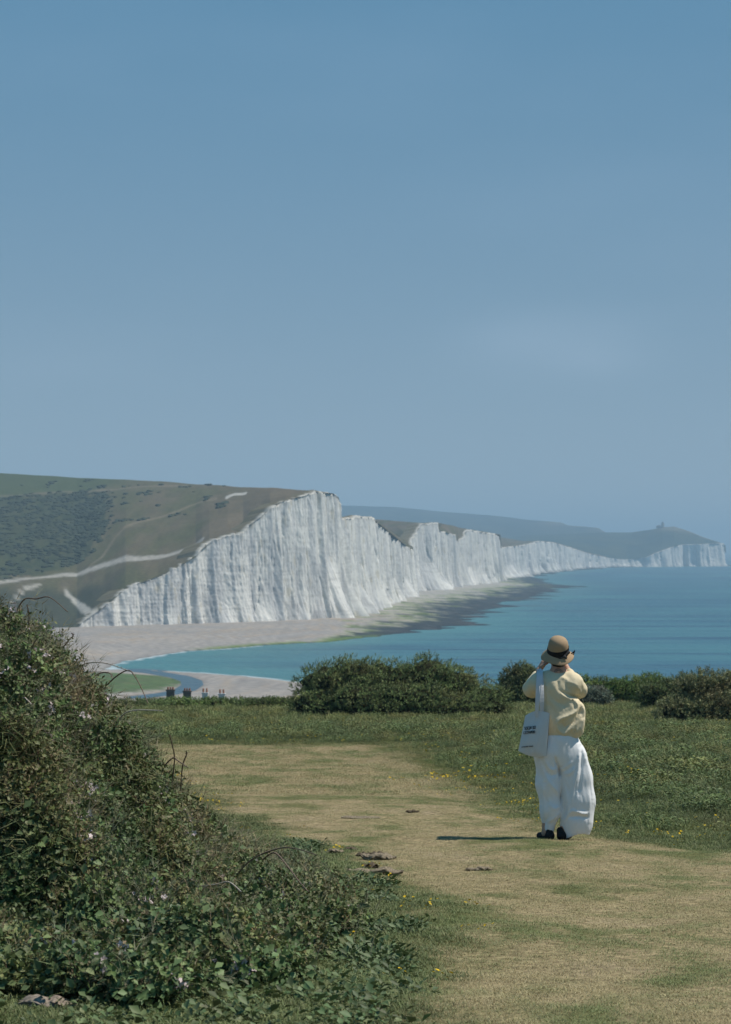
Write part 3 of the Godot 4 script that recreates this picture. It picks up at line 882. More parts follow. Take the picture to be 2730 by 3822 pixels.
# ---------------------------------------------------------------- bushes at the end of the meadow
# lobes: [x, y, z, rx, ry, rz] in metres from the bush's foot
func bush(called: String, label: String, category: String, x: float, d: float, lobes: Array, n: int, c0: Color, c1: Color, leaf: float, wind: Vector3, group := "") -> Node3D:
	var o := thing(called, label, category, Vector3(x, ground(x, d), -d), group)
	c0 *= 1.25
	c1 *= 1.25
	for l in lobes:
		l[1] *= 0.87
		l[4] *= 0.87
	var v := PackedVector3Array()
	var idx := PackedInt32Array()
	for l in lobes:
		var base := v.size()
		for j in 11:
			for i in 19:
				var a := TAU * (i % 18) / 18
				var b := PI * j / 10
				var p := Vector3(cos(a) * sin(b), cos(b), sin(a) * sin(b))
				var k := 0.84 * (1 + 0.25 * R.get_noise_3d(p.x * 2.2 + l[0] * 3, p.y * 2.2, p.z * 2.2 + x))
				v.append(Vector3(l[0] + p.x * l[3] * k, maxf(l[1] + p.y * l[4] * k, -0.1), l[2] + p.z * l[5] * k))
		for q in grid_index(19, 11, true): idx.append(q + base)
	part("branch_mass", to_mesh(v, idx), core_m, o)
	var vol := 0.0
	for l in lobes: vol += l[3] * l[4] + l[3] * l[5] + l[4] * l[5]
	for kind in 2:
		var mesh := spray_mesh(10, leaf * 2.2, leaf, 0.55, 0.5, c0, c1, Color(0.08, 0.075, 0.045)) if kind == 0 else spray_mesh(8, leaf * 2.8, leaf * 0.8, 0.4, 1.1, c0 * 0.9, c1 * 1.15, Color(0.09, 0.08, 0.05))
		var where := []
		var tint := PackedColorArray()
		for l in lobes:
			for q in int(n * 0.5 * (l[3] * l[4] + l[3] * l[5] + l[4] * l[5]) / vol):
				var p := rand_dir()
				if p.z < -0.55: p.z = -p.z
				var rough := 1.0 + 0.30 * R.get_noise_3d(p.x * 2.2 + l[0] * 3, p.y * 2.2, p.z * 2.2 + x) + 0.13 * R.get_noise_3d(p.x * 6, p.y * 6 + x, p.z * 6)
				var k := rough * (0.84 + 0.16 * sqrt(rng.randf()))
				var at := Vector3(l[0] + p.x * l[3] * k, l[1] + p.y * l[4] * k, l[2] + p.z * l[5] * k)
				if at.y < 0.02: continue
				var up := (Vector3(p.x / l[3], p.y / l[4], p.z / l[5]).normalized() + wind + rand_dir() * 0.5).normalized()
				where.append(stand(at, up, rng.randf_range(0.7, 1.3)))
				var g := 1.1 + 0.7 * N.get_noise_3d(at.x * 1.3, at.y * 2.2, at.z + x)
				var warm := sstep(0.0, 0.5, N.get_noise_3d(at.x * 0.9 + 30, at.y * 1.6, x))
				tint.append(Color(g * (1 + warm * 0.16), g * (1 - warm * 0.03), g) * rng.randf_range(0.7, 1.25))
		copies_of("foliage", mesh, leaf_m, where, tint, o)
	for k in 4:
		var a := Vector3(rng.randf_range(-0.3, 0.3) * lobes[0][3], -0.05, rng.randf_range(0.0, 0.4) * lobes[0][5])
		part("stem", tube([a, a + Vector3(rng.randfn() * 0.1, lobes[0][1] * 0.5, 0), a + Vector3(rng.randfn() * 0.3, lobes[0][1] + lobes[0][4] * 0.4, 0)], 0.045, 0.015), bark_m, o)
	return o

var core_m: StandardMaterial3D
var leaf_m: StandardMaterial3D
var bark_m: StandardMaterial3D

func build_bushes() -> void:
	var olive := Color(0.072, 0.105, 0.038)
	var olive2 := Color(0.135, 0.175, 0.064)
	var grn := Color(0.075, 0.13, 0.032)
	var grn2 := Color(0.14, 0.20, 0.055)
	var wind := Vector3(0.35, 0.25, 0)
	# the broad windswept thicket in the middle
	bush("windswept_thicket", "broad dark windswept thicket with two humps at the middle of the meadow's far edge", "thicket", 0.95, 72.0, [
		[-1.9, 0.85, -0.5, 1.15, 0.95, 1.0], [-1.2, 1.05, -0.6, 1.0, 0.85, 0.9], [-0.2, 0.95, -0.6, 1.15, 0.9, 0.9], [1.0, 1.05, -0.7, 0.95, 0.9, 0.9], [1.6, 0.8, -0.7, 1.05, 0.85, 0.9], [2.5, 0.45, -0.5, 0.9, 0.6, 0.8],
		[-2.45, 0.4, 0.1, 0.75, 0.5, 0.7], [-0.9, 0.6, 0.35, 1.25, 0.55, 0.7], [0.4, 0.62, 0.4, 1.3, 0.5, 0.7], [1.6, 0.42, 0.4, 1.1, 0.42, 0.6], [-0.3, 0.3, 0.75, 1.5, 0.36, 0.5], [1.2, 0.28, 0.8, 1.2, 0.3, 0.45]],
		19000, olive, olive2, 0.045, wind)
	bush("small_round_tree", "small dense rounded tree just left of the person's shoulder", "tree", 5.85, 91.0, [
		[0, 0.85, 0, 0.68, 0.8, 0.6], [-0.3, 0.55, 0.2, 0.5, 0.55, 0.5], [0.32, 0.95, 0, 0.5, 0.55, 0.5], [0.1, 0.3, 0.3, 0.65, 0.35, 0.4]],
		4200, Color(0.07, 0.092, 0.038), Color(0.12, 0.14, 0.055), 0.055, Vector3(0, 0.2, 0))
	bush("grey_leaved_bush", "small grey-green round bush just right of the person's elbow", "bush", 8.25, 88.0, [[0, 0.3, 0, 0.62, 0.42, 0.5]], 1500, Color(0.10, 0.13, 0.095), Color(0.15, 0.18, 0.135), 0.05, Vector3(0, 0.2, 0))
	bush("green_shrub", "bright green shrub behind the grey round bush", "shrub", 9.3, 96.0, [[-0.9, 0.55, 0, 0.9, 0.68, 0.6], [0.2, 0.5, 0, 0.9, 0.6, 0.6]], 3200, grn, grn2, 0.055, Vector3(0, 0.2, 0), "bright green shrubs along the crest")
	bush("green_shrub", "bright green shrub beside the dark shrub, with a ragged top", "shrub", 11.0, 96.0, [[-0.5, 0.55, 0, 0.8, 0.6, 0.6], [0.4, 0.62, 0, 0.8, 0.7, 0.6]], 3200, grn, grn2, 0.055, Vector3(0, 0.2, 0), "bright green shrubs along the crest")
	bush("dark_shrub", "dark shrub between the bright green shrub and the big olive bush", "shrub", 10.6, 82.0, [[-0.55, 0.5, 0, 0.75, 0.5, 0.6], [0.35, 0.62, 0, 0.85, 0.62, 0.6], [1.1, 0.55, 0, 0.7, 0.6, 0.6]], 4200, olive * 0.75, Color(0.11, 0.14, 0.05), 0.055, wind)
	bush("olive_bush", "large olive bush at the right edge, nearest of the far bushes", "bush", 9.6, 66.0, [
		[-0.2, 0.7, -0.3, 0.95, 0.75, 0.8], [0.9, 0.85, -0.4, 1.1, 0.7, 0.8], [2.2, 0.8, -0.5, 1.3, 0.8, 0.8], [-0.9, 0.35, 0.2, 0.7, 0.36, 0.5], [0.2, 0.4, 0.45, 1.0, 0.45, 0.55], [1.6, 0.45, 0.4, 1.1, 0.5, 0.55], [-0.3, 0.25, 0.6, 0.9, 0.28, 0.4]],
		9000, Color(0.10, 0.115, 0.05), Color(0.18, 0.185, 0.09), 0.055, wind)
	# the low hedge in front of the chimneys
	var k := 0
	for q in [[-8.6, 84.0, 1.6, 0.5], [-6.3, 85.0, 1.3, 0.58], [-4.3, 86.0, 1.3, 0.46], [-2.6, 84.0, 1.3, 0.6], [-1.0, 86.0, 1.2, 0.6]]:
		q[3] *= 0.52
		var say: String = ["low hedge bush below the marsh, half behind the bramble mound", "low green hedge bush under the brick chimneys", "low dark hedge bush under the white chimneys", "low hedge bush between the white chimneys and the thicket", "low hedge bush touching the left end of the windswept thicket"][k]
		var lob := []
		for i in 4: lob.append([(i - 1.5) * q[2] * 0.5, q[3] * 0.4, rng.randf_range(-0.2, 0.2), q[2] * 0.42, q[3] * rng.randf_range(0.5, 0.72), 0.5])
		bush("hedge_bush", say, "hedge", q[0], q[1], lob, 1700, grn * 0.85 if k % 2 else olive, grn2 * 0.8 if k % 2 else olive2, 0.05, Vector3(0, -0.2, 0), "low hedge bushes along the crest")
		k += 1

# ---------------------------------------------------------------- the bramble mound in the foreground
const CANES := [
	[[-1.81, 44.72, -12.75], [-1.72, 44.73, -12.6], [-1.63, 44.74, -12.45], [-1.52, 44.67, -12.3]],
	[[-1.56, 44.33, -12.55], [-1.44, 44.4, -12.4], [-1.32, 44.41, -12.25], [-1.19, 44.38, -12.1]],
	[[-1.44, 44.29, -12.55], [-1.37, 44.35, -12.4], [-1.3, 44.36, -12.25], [-1.27, 44.34, -12.1]],
	[[-1.37, 44.26, -12.65], [-1.24, 44.36, -12.5], [-1.17, 44.32, -12.35], [-1.1, 44.21, -12.2]],
	[[-1.24, 43.97, -11.75], [-1.19, 44.09, -11.6], [-1.11, 44.15, -11.45], [-0.95, 44.16, -11.3]],
	[[-1.59, 44.22, -11.75], [-1.59, 44.32, -11.6], [-1.58, 44.37, -11.45], [-1.54, 44.41, -11.3]],
	[[-1.67, 44.1, -11.35], [-1.59, 44.14, -11.2], [-1.55, 44.14, -11.05], [-1.51, 44.13, -10.9]],
	[[-1.53, 43.98, -11.15], [-1.5, 44.02, -11], [-1.48, 44.05, -10.85], [-1.45, 44.07, -10.7]],
	[[-1.02, 43.88, -12.15], [-0.96, 43.95, -12], [-0.92, 43.95, -11.85], [-0.86, 43.93, -11.7]],
	[[-0.55, 43.52, -11.35], [-0.41, 43.6, -11.2], [-0.32, 43.62, -11.05], [-0.22, 43.61, -10.9]],
	[[-0.72, 43.48, -10.75], [-0.65, 43.52, -10.6], [-0.59, 43.55, -10.45], [-0.53, 43.53, -10.3]],
	[[-0.98, 43.76, -12.15], [-0.95, 43.94, -12], [-0.95, 44.03, -11.85], [-0.95, 44.09, -11.7]],
	[[-0.93, 43.78, -12.15], [-0.91, 43.91, -12], [-0.88, 43.98, -11.85], [-0.87, 44.01, -11.7]],
	[[-0.43, 43.55, -11.45], [-0.36, 43.5, -11.3], [-0.31, 43.46, -11.15], [-0.26, 43.43, -11]],
	[[-1.81, 44.53, -12.55], [-1.74, 44.57, -12.4], [-1.71, 44.64, -12.25], [-1.7, 44.7, -12.1]],
	[[-1.63, 44.38, -12.75], [-1.56, 44.47, -12.6], [-1.51, 44.51, -12.45], [-1.5, 44.53, -12.3]]]

func mound_normal(x: float, d: float) -> Vector3:
	var e := 0.12
	var hx := (mound(x + e, d) - mound(x - e, d)) / (2 * e)
	var hd := (mound(x, d + e) - mound(x, d - e)) / (2 * e)
	return Vector3(-hx, 1, hd).normalized()

func big_leaf_mesh(sd: int) -> ArrayMesh:     # one bramble leaf: three toothed leaflets with ribs pressed in
	var v := PackedVector3Array()
	var idx := PackedInt32Array()
	var col := PackedColorArray()
	var c := Color(0.085, 0.13, 0.054)
	for k in 3:
		var a := (k - 1) * 1.15 + 0.1 * sin(sd * 3.0 + k)
		var dir := Vector3(sin(a), 0.12 - 0.1 * absf(k - 1), cos(a)).normalized()
		var side := dir.cross(Vector3.UP).normalized()
		var l := 0.062 if k == 1 else 0.048
		var base := dir * 0.012
		var q := v.size()
		for j in 6:
			var t := j / 5.0
			var w := l * 0.40 * sin(PI * pow(t, 0.75) * 0.97 + 0.05) * (1.0 if j % 2 else 0.86)
			var mid := base + dir * l * t + Vector3.DOWN * t * t * 0.012
			for s in [-1.0, -0.5, 0.0, 0.5, 1.0]:
				v.append(mid + side * w * s + Vector3.UP * (absf(s) * w * 0.35 + (0.0012 if j % 2 else -0.0012) * absf(s)))
				col.append(c * (1.15 if s == 0.0 else 1.0))
		for j in 5:
			for i in 4:
				var p := q + j * 5 + i
				idx.append_array([p, p + 5, p + 1, p + 1, p + 5, p + 6])
	return to_mesh(v, idx, col)

func build_mound() -> void:
	var o := thing("bramble_mound", "tall tangled mound of brambles, twigs and grass filling the lower left", "bramble", Vector3(-1.5, ground(-1.5, 12.0), -12.0))
	var back := -o.position
	# the tangle inside
	var v := PackedVector3Array()
	var col := PackedColorArray()
	var keep := PackedByteArray()
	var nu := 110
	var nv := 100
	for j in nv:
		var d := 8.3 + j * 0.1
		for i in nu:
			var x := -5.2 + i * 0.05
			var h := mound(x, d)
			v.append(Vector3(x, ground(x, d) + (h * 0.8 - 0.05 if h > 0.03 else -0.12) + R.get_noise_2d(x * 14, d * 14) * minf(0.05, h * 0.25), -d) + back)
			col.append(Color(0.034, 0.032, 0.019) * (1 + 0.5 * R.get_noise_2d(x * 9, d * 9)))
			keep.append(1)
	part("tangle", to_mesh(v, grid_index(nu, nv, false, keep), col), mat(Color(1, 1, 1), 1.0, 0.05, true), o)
	var sprays := []
	sprays.append([spray_mesh(13, 0.085, 0.021, 0.64, 0.35, Color(0.08, 0.12, 0.038), Color(0.16, 0.20, 0.068), Color(0.15, 0.11, 0.08)), 34000, 0])
	sprays.append([spray_mesh(10, 0.11, 0.018, 0.55, 0.6, Color(0.12, 0.125, 0.05), Color(0.22, 0.205, 0.09), Color(0.17, 0.13, 0.09)), 19000, 0])
	sprays.append([spray_mesh(8, 0.08, 0.019, 0.5, 0.2, Color(0.14, 0.115, 0.06), Color(0.22, 0.185, 0.105), Color(0.16, 0.12, 0.10)), 9000, 1])
	sprays.append([twig_mesh(12, 0.17, 0.0022, Color(0.23, 0.21, 0.13)), 5500, 2])
	sprays.append([tuft_mesh(10, 0.15, 0.035, 0.004, 0.9, Color(0.10, 0.15, 0.052), Color(0.22, 0.235, 0.105)), 3000, 3])
	sprays.append([rosette_mesh(10, 0.03, 0.7, 0.05, Color(0.08, 0.125, 0.045), Color(0.15, 0.20, 0.08)), 9000, 4])
	sprays.append([blossom_mesh(6, 0.026, 0.022, Color(0.70, 0.60, 0.62), Color(0.34, 0.32, 0.16)), 760, 5])
	for s in sprays:
		var where := []
		var tint := PackedColorArray()
		var tries := 0
		while where.size() < s[1] and tries < 500000:
			tries += 1
			var d := 8.5 + 7.0 * pow(rng.randf(), 1.25)
			var x := rng.randf_range(-0.155 * d - 0.9, 0.12)
			var h := mound(x, d)
			if h < 0.04: continue
			var n := mound_normal(x, d)
			if rng.randf() > 0.45 / n.y: continue
			var patch := N.get_noise_2d(x * 1.6 + 20, d * 1.2 - h)
			var fine := N.get_noise_2d(x * 4.5, d * 4.5 + h * 5)
			if fine < -0.24 and s[2] < 4: continue                       # gaps that show the dark inside
			if s[2] == 1 and rng.randf() > 0.35 + patch * 1.5 + h * 0.25: continue
			if s[2] == 2 and rng.randf() > 0.12 + h * 0.35 + patch * 1.2: continue
			if s[2] == 3 and (rng.randf() > 0.5 - patch * 1.8 or h > 1.05 or (h < 0.3 and rng.randf() < 0.8)): continue
			if s[2] < 3 and h < 0.26 and d < 10.5 and rng.randf() < 0.6: continue
			if s[2] == 4 and rng.randf() > 1.1 - h * 1.3: continue
			if s[2] == 5 and (patch < 0.02 or fine < 0.0): continue
			var up := (n * 0.7 + Vector3(0.1, 0.3, 0.15) + rand_dir() * (1.0 if s[2] != 3 else 0.35)).normalized()
			var depth := -0.11 * h * rng.randf() if s[2] != 5 else 0.035
			if s[2] == 3: depth = -0.08
			var at := Vector3(x, ground(x, d) + h, -d) + n * (depth + 0.01) + back
			where.append(stand(at, up, rng.randf_range(0.65, 1.3)))
			var g := (1.0 + 0.6 * patch) * rng.randf_range(0.6, 1.35)
			var t := sstep(-0.2, 0.4, N.get_noise_2d(x * 2.2 + 80, d * 2.2))
			tint.append(Color(g * (0.88 + 0.3 * t), g, g * (1.0 + 0.1 * rng.randf())) if s[2] != 5 else Color(1, 1, 1) * rng.randf_range(0.8, 1.15))
		copies_of(["foliage", "dry_foliage", "twig_tangle", "tall_grass", "low_foliage", "blossom"][s[2]], s[0], leaf_m if s[2] != 2 else twig_m, where, tint, o)
	# the arching canes that stand out
	for k in CANES.size():
		var pts := []
		for p in CANES[k]: pts.append(Vector3(p[0], p[1], p[2]) + back)
		var lift := 0.0
		for i in pts.size():
			var w: Vector3 = pts[i] - back
			lift = maxf(lift, ground(w.x, -w.z) + mound(w.x, -w.z) + 0.012 * i - w.y)
		for i in pts.size(): pts[i].y += minf(lift, 0.16)
		pts.insert(0, pts[0] + (pts[0] - pts[1]) * 0.9 + Vector3(0, -0.1, -0.05))
		var line := curve(pts, 22)
		var pale: bool = k in [1, 4, 6, 7, 10]
		var c := part("cane", tube(line, 0.0062 if k == 4 else 0.0048, 0.0022, 6), pale_cane_m if pale else cane_m, o)
		var tv := PackedVector3Array()
		var ti := PackedInt32Array()
		var tc := PackedColorArray()
		for q in range(3, line.size() - 1):
			for z in 2:
				var r := rand_dir()
				add_stick(tv, ti, tc, line[q], line[q] + r * 0.013, 0.0018, Color(1, 1, 1))
		part("thorns", to_mesh(tv, ti, PackedColorArray(), false), cane_m, c).set_meta("kind", "stuff")
	# thin seed stalks against the path
	for k in 26:
		var d := rng.randf_range(9.5, 13.5)
		var x := rng.randf_range(-1.5, 0.02)
		var y := ground(x, d) + mound(x, d)
		var a := Vector3(x, y - 0.08, -d) + back
		var tip := a + Vector3(rng.randf_range(-0.06, 0.16), rng.randf_range(0.18, 0.36), rng.randf_range(-0.05, 0.05))
		part("seed_stalk", tube(curve([a, a.lerp(tip, 0.5) + Vector3(-0.012, 0.02, 0), tip], 8), 0.0026, 0.0012, 4), stalk_m, o)
	# big leaves at the foot of the mound
	var leaves := [big_leaf_mesh(1), big_leaf_mesh(2), big_leaf_mesh(3)]
	var greens := []
	for c in [Color(1, 1, 1), Color(1.15, 1.1, 1.0), Color(0.8, 0.9, 0.9), Color(1.0, 1.12, 0.9)]:
		var m := leaf_mat(0.5, 0.4, 0.4)
		m.albedo_color = Color(minf(c.r * 0.72, 1), minf(c.g * 0.72, 1), minf(c.b * 0.72, 1))
		greens.append(m)
	var made := 0
	while made < 200:
		var d := 8.5 + 1.5 * pow(rng.randf(), 1.3)
		var x := rng.randf_range(-0.155 * d - 0.1, 0.06)
		var h := mound(x, d)
		if h < 0.03 or h > 0.3: continue
		if N.get_noise_2d(x * 2.0 + 50, d * 2.0) < -0.08: continue
		var lf := part("bramble_leaf", leaves[made % 3], greens[rng.randi() % 4], o)
		var up := (Vector3(0, 1, 0.45) + rand_dir() * 0.55).normalized()
		lf.transform = stand(Vector3(x, ground(x, d) + h + rng.randf_range(0.02, 0.10), -d) + back, up, rng.randf_range(0.45, 0.85))
		made += 1

var twig_m: StandardMaterial3D
var cane_m: StandardMaterial3D
var pale_cane_m: StandardMaterial3D
var stalk_m: StandardMaterial3D

# ---------------------------------------------------------------- grass and meadow plants
func scatter(called: String, label: String, category: String, mesh: Mesh, m: Material, count: int, d0: float, d1: float, power: float, rule: Callable) -> void:
	var where := []
	var tint := PackedColorArray()
	var tries := 0
	while where.size() < count and tries < count * 8:
		tries += 1
		var d := d0 + (d1 - d0) * pow(rng.randf(), power)
		var x := rng.randf_range(-0.16 * d - 0.6, 0.16 * d + 0.6)
		var got: Array = (rule as Callable).call(x, d)
		if got[0] <= 0: continue
		where.append(stand(Vector3(x, ground(x, d) - 0.004, -d), (Vector3.UP + rand_dir() * 0.2).normalized(), got[0]))
		tint.append(got[1])
	var o := copies_of(numbered(called), mesh, m, where, tint, self)
	tag(o, label, category)

func rule_dry(x: float, d: float) -> Array:
	if mound(x, d) > 0.1: return [0.0, Color.WHITE]
	var p := path_at(x, d)
	if rng.randf() > p + 0.06: return [0.0, Color.WHITE]
	var n := N.get_noise_2d(x * 0.8, d * 0.45) + 0.5 * N.get_noise_2d(x * 2.6 + 70, d * 1.3)
	var g := rng.randf_range(0.72, 1.18)
	var t := sstep(-0.36, 0.52, n * 0.8 + N.get_noise_2d(x * 1.1, d * 0.25 + 9) * 0.5 + N.get_noise_2d(x * 5.0, d * 2.4 + 40) * 0.45 + rng.randfn() * 0.12)
	return [rng.randf_range(0.6, 1.2), Color(lerpf(1.0, 0.45, t), lerpf(1.0, 0.64, t), lerpf(1.0, 0.45, t)) * g]

func rule_verge(x: float, d: float) -> Array:
	if mound(x, d) > 0.12: return [0.0, Color.WHITE]
	var p := path_at(x, d)
	var n := N.get_noise_2d(x * 0.8, d * 0.45) + 0.5 * N.get_noise_2d(x * 2.6 + 70, d * 1.3)
	if rng.randf() > (1 - p) + 0.35 * sstep(0.1, 0.5, n): return [0.0, Color.WHITE]
	var s := lerpf(1.0, 0.5, p)
	return [rng.randf_range(0.6, 1.25) * s, Color(1, 1, 1) * rng.randf_range(0.65, 1.25) * (1 + 0.3 * n)]

func deep_raw(x: float, d: float) -> float:   # metres into the rank growth
	if d < 16.3: return -3.0
	var right := lerp_table([16.6, 17.4, 18.2, 19.6, 22.9, 26.2, 31.7, 38.7, 45.4], [5.2, 4.2, 3.2, 2.5, 1.9, 1.6, 1.3, 0.9, 0.6], d)
	return maxf(x - right, (d - 46.6) * 0.35) + N.get_noise_2d(x * 0.9, d * 0.5) * 0.9 + R.get_noise_2d(x * 3.4, d * 2.0) * 0.3

func deep(x: float, d: float) -> float:       # how far into the rank growth, 0 at the path and verge
	return sstep(-0.3, 0.9, deep_raw(x, d))

func rule_weed(x: float, d: float) -> Array:
	var q := deep(x, d)
	if rng.randf() > q: return [0.0, Color.WHITE]
	var n := N.get_noise_2d(x * 0.9 + 5, d * 0.35)
	var g := (1 + 0.7 * n) * rng.randf_range(0.55, 1.35)
	var w := sstep(-0.1, 0.5, N.get_noise_2d(x * 0.6, d * 0.22 + 60))
	return [rng.randf_range(0.5, 1.2) * (0.32 + 0.6 * sstep(-0.3, 2.6, deep_raw(x, d))) * clampf(1 + 1.2 * n, 0.4, 1.8), Color(g * (1 + 0.32 * w), g * (1 + 0.05 * w), g)]

func rule_foot(x: float, d: float) -> Array:
	var e := x - lerp_table([8.0, 10.0, 12.0, 15.0, 18.0, 22.0], [-0.35, -0.1, 0.0, -0.05, -0.5, -1.3], d)
	if d < 9.7:
		if x > 0.1 + R.get_noise_2d(d * 2.0, 3.0) * 0.25 or rng.randf() > sstep(-0.15, 0.3, N.get_noise_2d(x * 2.2 + 3, d * 2.0)) * 0.5 + 0.04: return [0.0, Color.WHITE]
		return [rng.randf_range(0.4, 1.35), Color(rng.randf_range(0.85, 1.25), 1, 0.95) * rng.randf_range(0.55, 1.35)]
	if e < -0.7 or e > 0.3 or (d > 15.0 and d < 18.5 and x > -0.35) or mound(x, d) > 0.15: return [0.0, Color.WHITE]
	var n := N.get_noise_2d(x * 1.8 + 3, d * 1.1)
	if n < 0.05 + maxf(0, e) * 0.6: return [0.0, Color.WHITE]
	return [rng.randf_range(0.5, 1.1) * (0.7 + n), Color(1, 1, 1) * rng.randf_range(0.65, 1.3)]

func rule_flower(x: float, d: float) -> Array:
	if mound(x, d) > 0.1: return [0.0, Color.WHITE]
	var q := deep(x, d)
	var p := path_at(x, d)
	var n := N.get_noise_2d(x * 1.3 + 15, d * 0.6)
	var verge := (1 - p) * (1 - q)
	if n < 0.12 or rng.randf() > maxf(verge * 1.2, q * 0.5): return [0.0, Color.WHITE]
	return [rng.randf_range(0.7, 1.3) * (1.0 if d < 30 else 1.5), Color(1, 1, 1) * rng.randf_range(0.8, 1.1)]

func build_grass() -> void:
	scatter("dry_grass", "short dry trodden grass on the pale path", "grass", tuft_mesh(16, 0.016, 0.035, 0.0024, 1.5, Color(0.35, 0.295, 0.155), Color(0.45, 0.38, 0.215)), leaf_m, 62000, 7.6, 30, 1.35, rule_dry)
	scatter("dry_grass", "short dry grass on the far stretch of the path", "grass", tuft_mesh(16, 0.026, 0.06, 0.004, 1.5, Color(0.335, 0.275, 0.14), Color(0.48, 0.395, 0.225)), leaf_m, 26000, 28, 48, 1.0, rule_dry)
	scatter("verge_grass", "short green grass along the edges of the path", "grass", tuft_mesh(16, 0.034, 0.035, 0.0028, 1.1, Color(0.095, 0.135, 0.045), Color(0.22, 0.235, 0.10)), leaf_m, 60000, 7.6, 30, 1.3, rule_verge)
	scatter("meadow_grass", "long green meadow grass beyond the path", "grass", tuft_mesh(18, 0.15, 0.08, 0.005, 0.8, Color(0.095, 0.135, 0.042), Color(0.22, 0.23, 0.095)), leaf_m, 70000, 16.5, 97, 1.15, rule_weed)
	scatter("meadow_weeds", "low leafy green weeds in the meadow", "weeds", rosette_mesh(18, 0.036, 0.6, 0.14, Color(0.065, 0.10, 0.035), Color(0.13, 0.165, 0.065)), leaf_m, 42000, 16.5, 60, 1.25, rule_weed)
	scatter("meadow_weeds", "leafy growth on the far part of the meadow", "weeds", rosette_mesh(18, 0.042, 0.55, 0.13, Color(0.08, 0.11, 0.034), Color(0.155, 0.175, 0.062)), leaf_m, 26000, 45, 98, 1.0, rule_weed)
	scatter("verge_weeds", "low dark weeds creeping out from the foot of the bramble mound", "weeds", rosette_mesh(14, 0.032, 0.65, 0.05, Color(0.07, 0.11, 0.045), Color(0.13, 0.175, 0.08)), leaf_m, 3600, 7.8, 19, 1.0, rule_foot)
	scatter("yellow_flowers", "small yellow flowers scattered along the verge and meadow", "flowers", blossom_mesh(3, 0.02, 0.03, Color(0.72, 0.50, 0.03), Color(0.6, 0.35, 0.02)), leaf_mat(0.7, 0.2, 0.4), 900, 9, 34, 0.6, func(x, d): 
		var r := rule_flower(x, d)
		return r)
	scatter("yellow_flowers", "yellow flower heads among the far meadow growth", "flowers", blossom_mesh(3, 0.028, 0.05, Color(0.55, 0.42, 0.03), Color(0.5, 0.3, 0.02)), leaf_mat(0.7, 0.2, 0.4), 900, 24, 75, 1.2, func(x, d):
		var r := rule_flower(x, d)
		if deep(x, d) < 0.6: r[0] = 0.0
		return r)

# ---------------------------------------------------------------- bits lying on the path
func slab_mesh(l: float, w: float, h: float, sd: float) -> ArrayMesh:
	var v := PackedVector3Array()
	var sides := 12
	var rings := 17
	for j in rings:
		var t := float(j) / (rings - 1)
		var taper := pow(sin(PI * clampf(t, 0.02, 0.98)), 0.4)
		for i in sides + 1:
			var a := TAU * (i % sides) / sides
			var k := 1 + 0.45 * R.get_noise_3d(cos(a) * 1.8 + sd, t * 7, sin(a) * 1.8)
			var groove := 1 - 0.22 * absf(sin(a * 3.0 + t * 3))
			v.append(Vector3((t - 0.5) * l + 0.02 * R.get_noise_2d(a + sd, 3.0), h * 0.35 + sin(a) * h * 0.5 * taper * k * groove + h * 0.3 * R.get_noise_2d(t * 3, sd), cos(a) * w * 0.5 * taper * k))
	return to_mesh(v, grid_index(sides + 1, rings, false))

func build_litter() -> void:
	var bark := grain(mat(Color(0.44, 0.365, 0.265), 0.95, 0.15), 6.0, 0.35, 1.0, 71)
	var dark := grain(mat(Color(0.20, 0.16, 0.115), 0.95, 0.15), 6.0, 0.4, 1.0, 72)
	var list := [
		["long grey strip of bark lying flat across the far part of the path", -0.04, 22.53, 0.36, 0.14, 0.025, 0.1, bark],
		["small pale lump of wood at the grass edge left of the other pieces", -0.22, 17.67, 0.13, 0.08, 0.04, 0.4, bark],
		["small dark oval piece of bark behind the other pieces", -0.11, 17.95, 0.10, 0.06, 0.03, 0.0, dark],
		["thin curled brown bark flake between the oval piece and the big cluster", -0.01, 17.35, 0.12, 0.08, 0.035, 0.2, dark],
		["largest jagged piece of split grey bark left of the person's shadow", 0.09, 17.0, 0.24, 0.16, 0.06, -0.25, bark],
		["dark mound-shaped clod behind the largest piece of bark", 0.07, 17.16, 0.17, 0.1, 0.06, 0.1, dark],
		["small dark broken chip just behind the long split log", 0.03, 16.13, 0.1, 0.07, 0.05, -0.5, dark],
		["long split grey log with dark ends, nearest of the scattered wood", 0.06, 15.54, 0.36, 0.1, 0.05, -0.1, bark],
		["single brown stick on a green tuft below the person", 0.76, 16.05, 0.18, 0.05, 0.035, 0.15, bark],
		["tiny dark chip lying on the path halfway to the meadow", 0.46, 23.7, 0.12, 0.07, 0.03, 0.0, dark]]
	for q in list:
		var o := part(numbered("wood_piece"), slab_mesh(q[3], q[4], q[5], q[1] * 9 + q[2]), q[7], self)
		o.position = Vector3(q[1], ground(q[1], q[2]), -q[2])
		o.rotation.y = q[6]
		tag(o, q[0], "wood", "pieces of dead wood on the path")
	var s := part(numbered("pale_rock"), slab_mesh(0.2, 0.12, 0.045, 3.3), grain(mat(Color(0.42, 0.35, 0.29), 1.0, 0.1), 5.0, 0.5, 1.0, 73), self)
	s.position = Vector3(-1.13, ground(-1.13, 8.72) + mound(-1.13, 8.72) * 0.5, -8.62)
	tag(s, "pale pinkish rock half buried in the weeds at the bottom left", "rock")

# ---------------------------------------------------------------- the person
func L(cx: float, cy: float, z := 0.0) -> Vector3:     # figure drawing units to metres from the feet
	return Vector3((cx - 560.0) / 1231.0, (2150.0 - cy) / 1231.0, z)

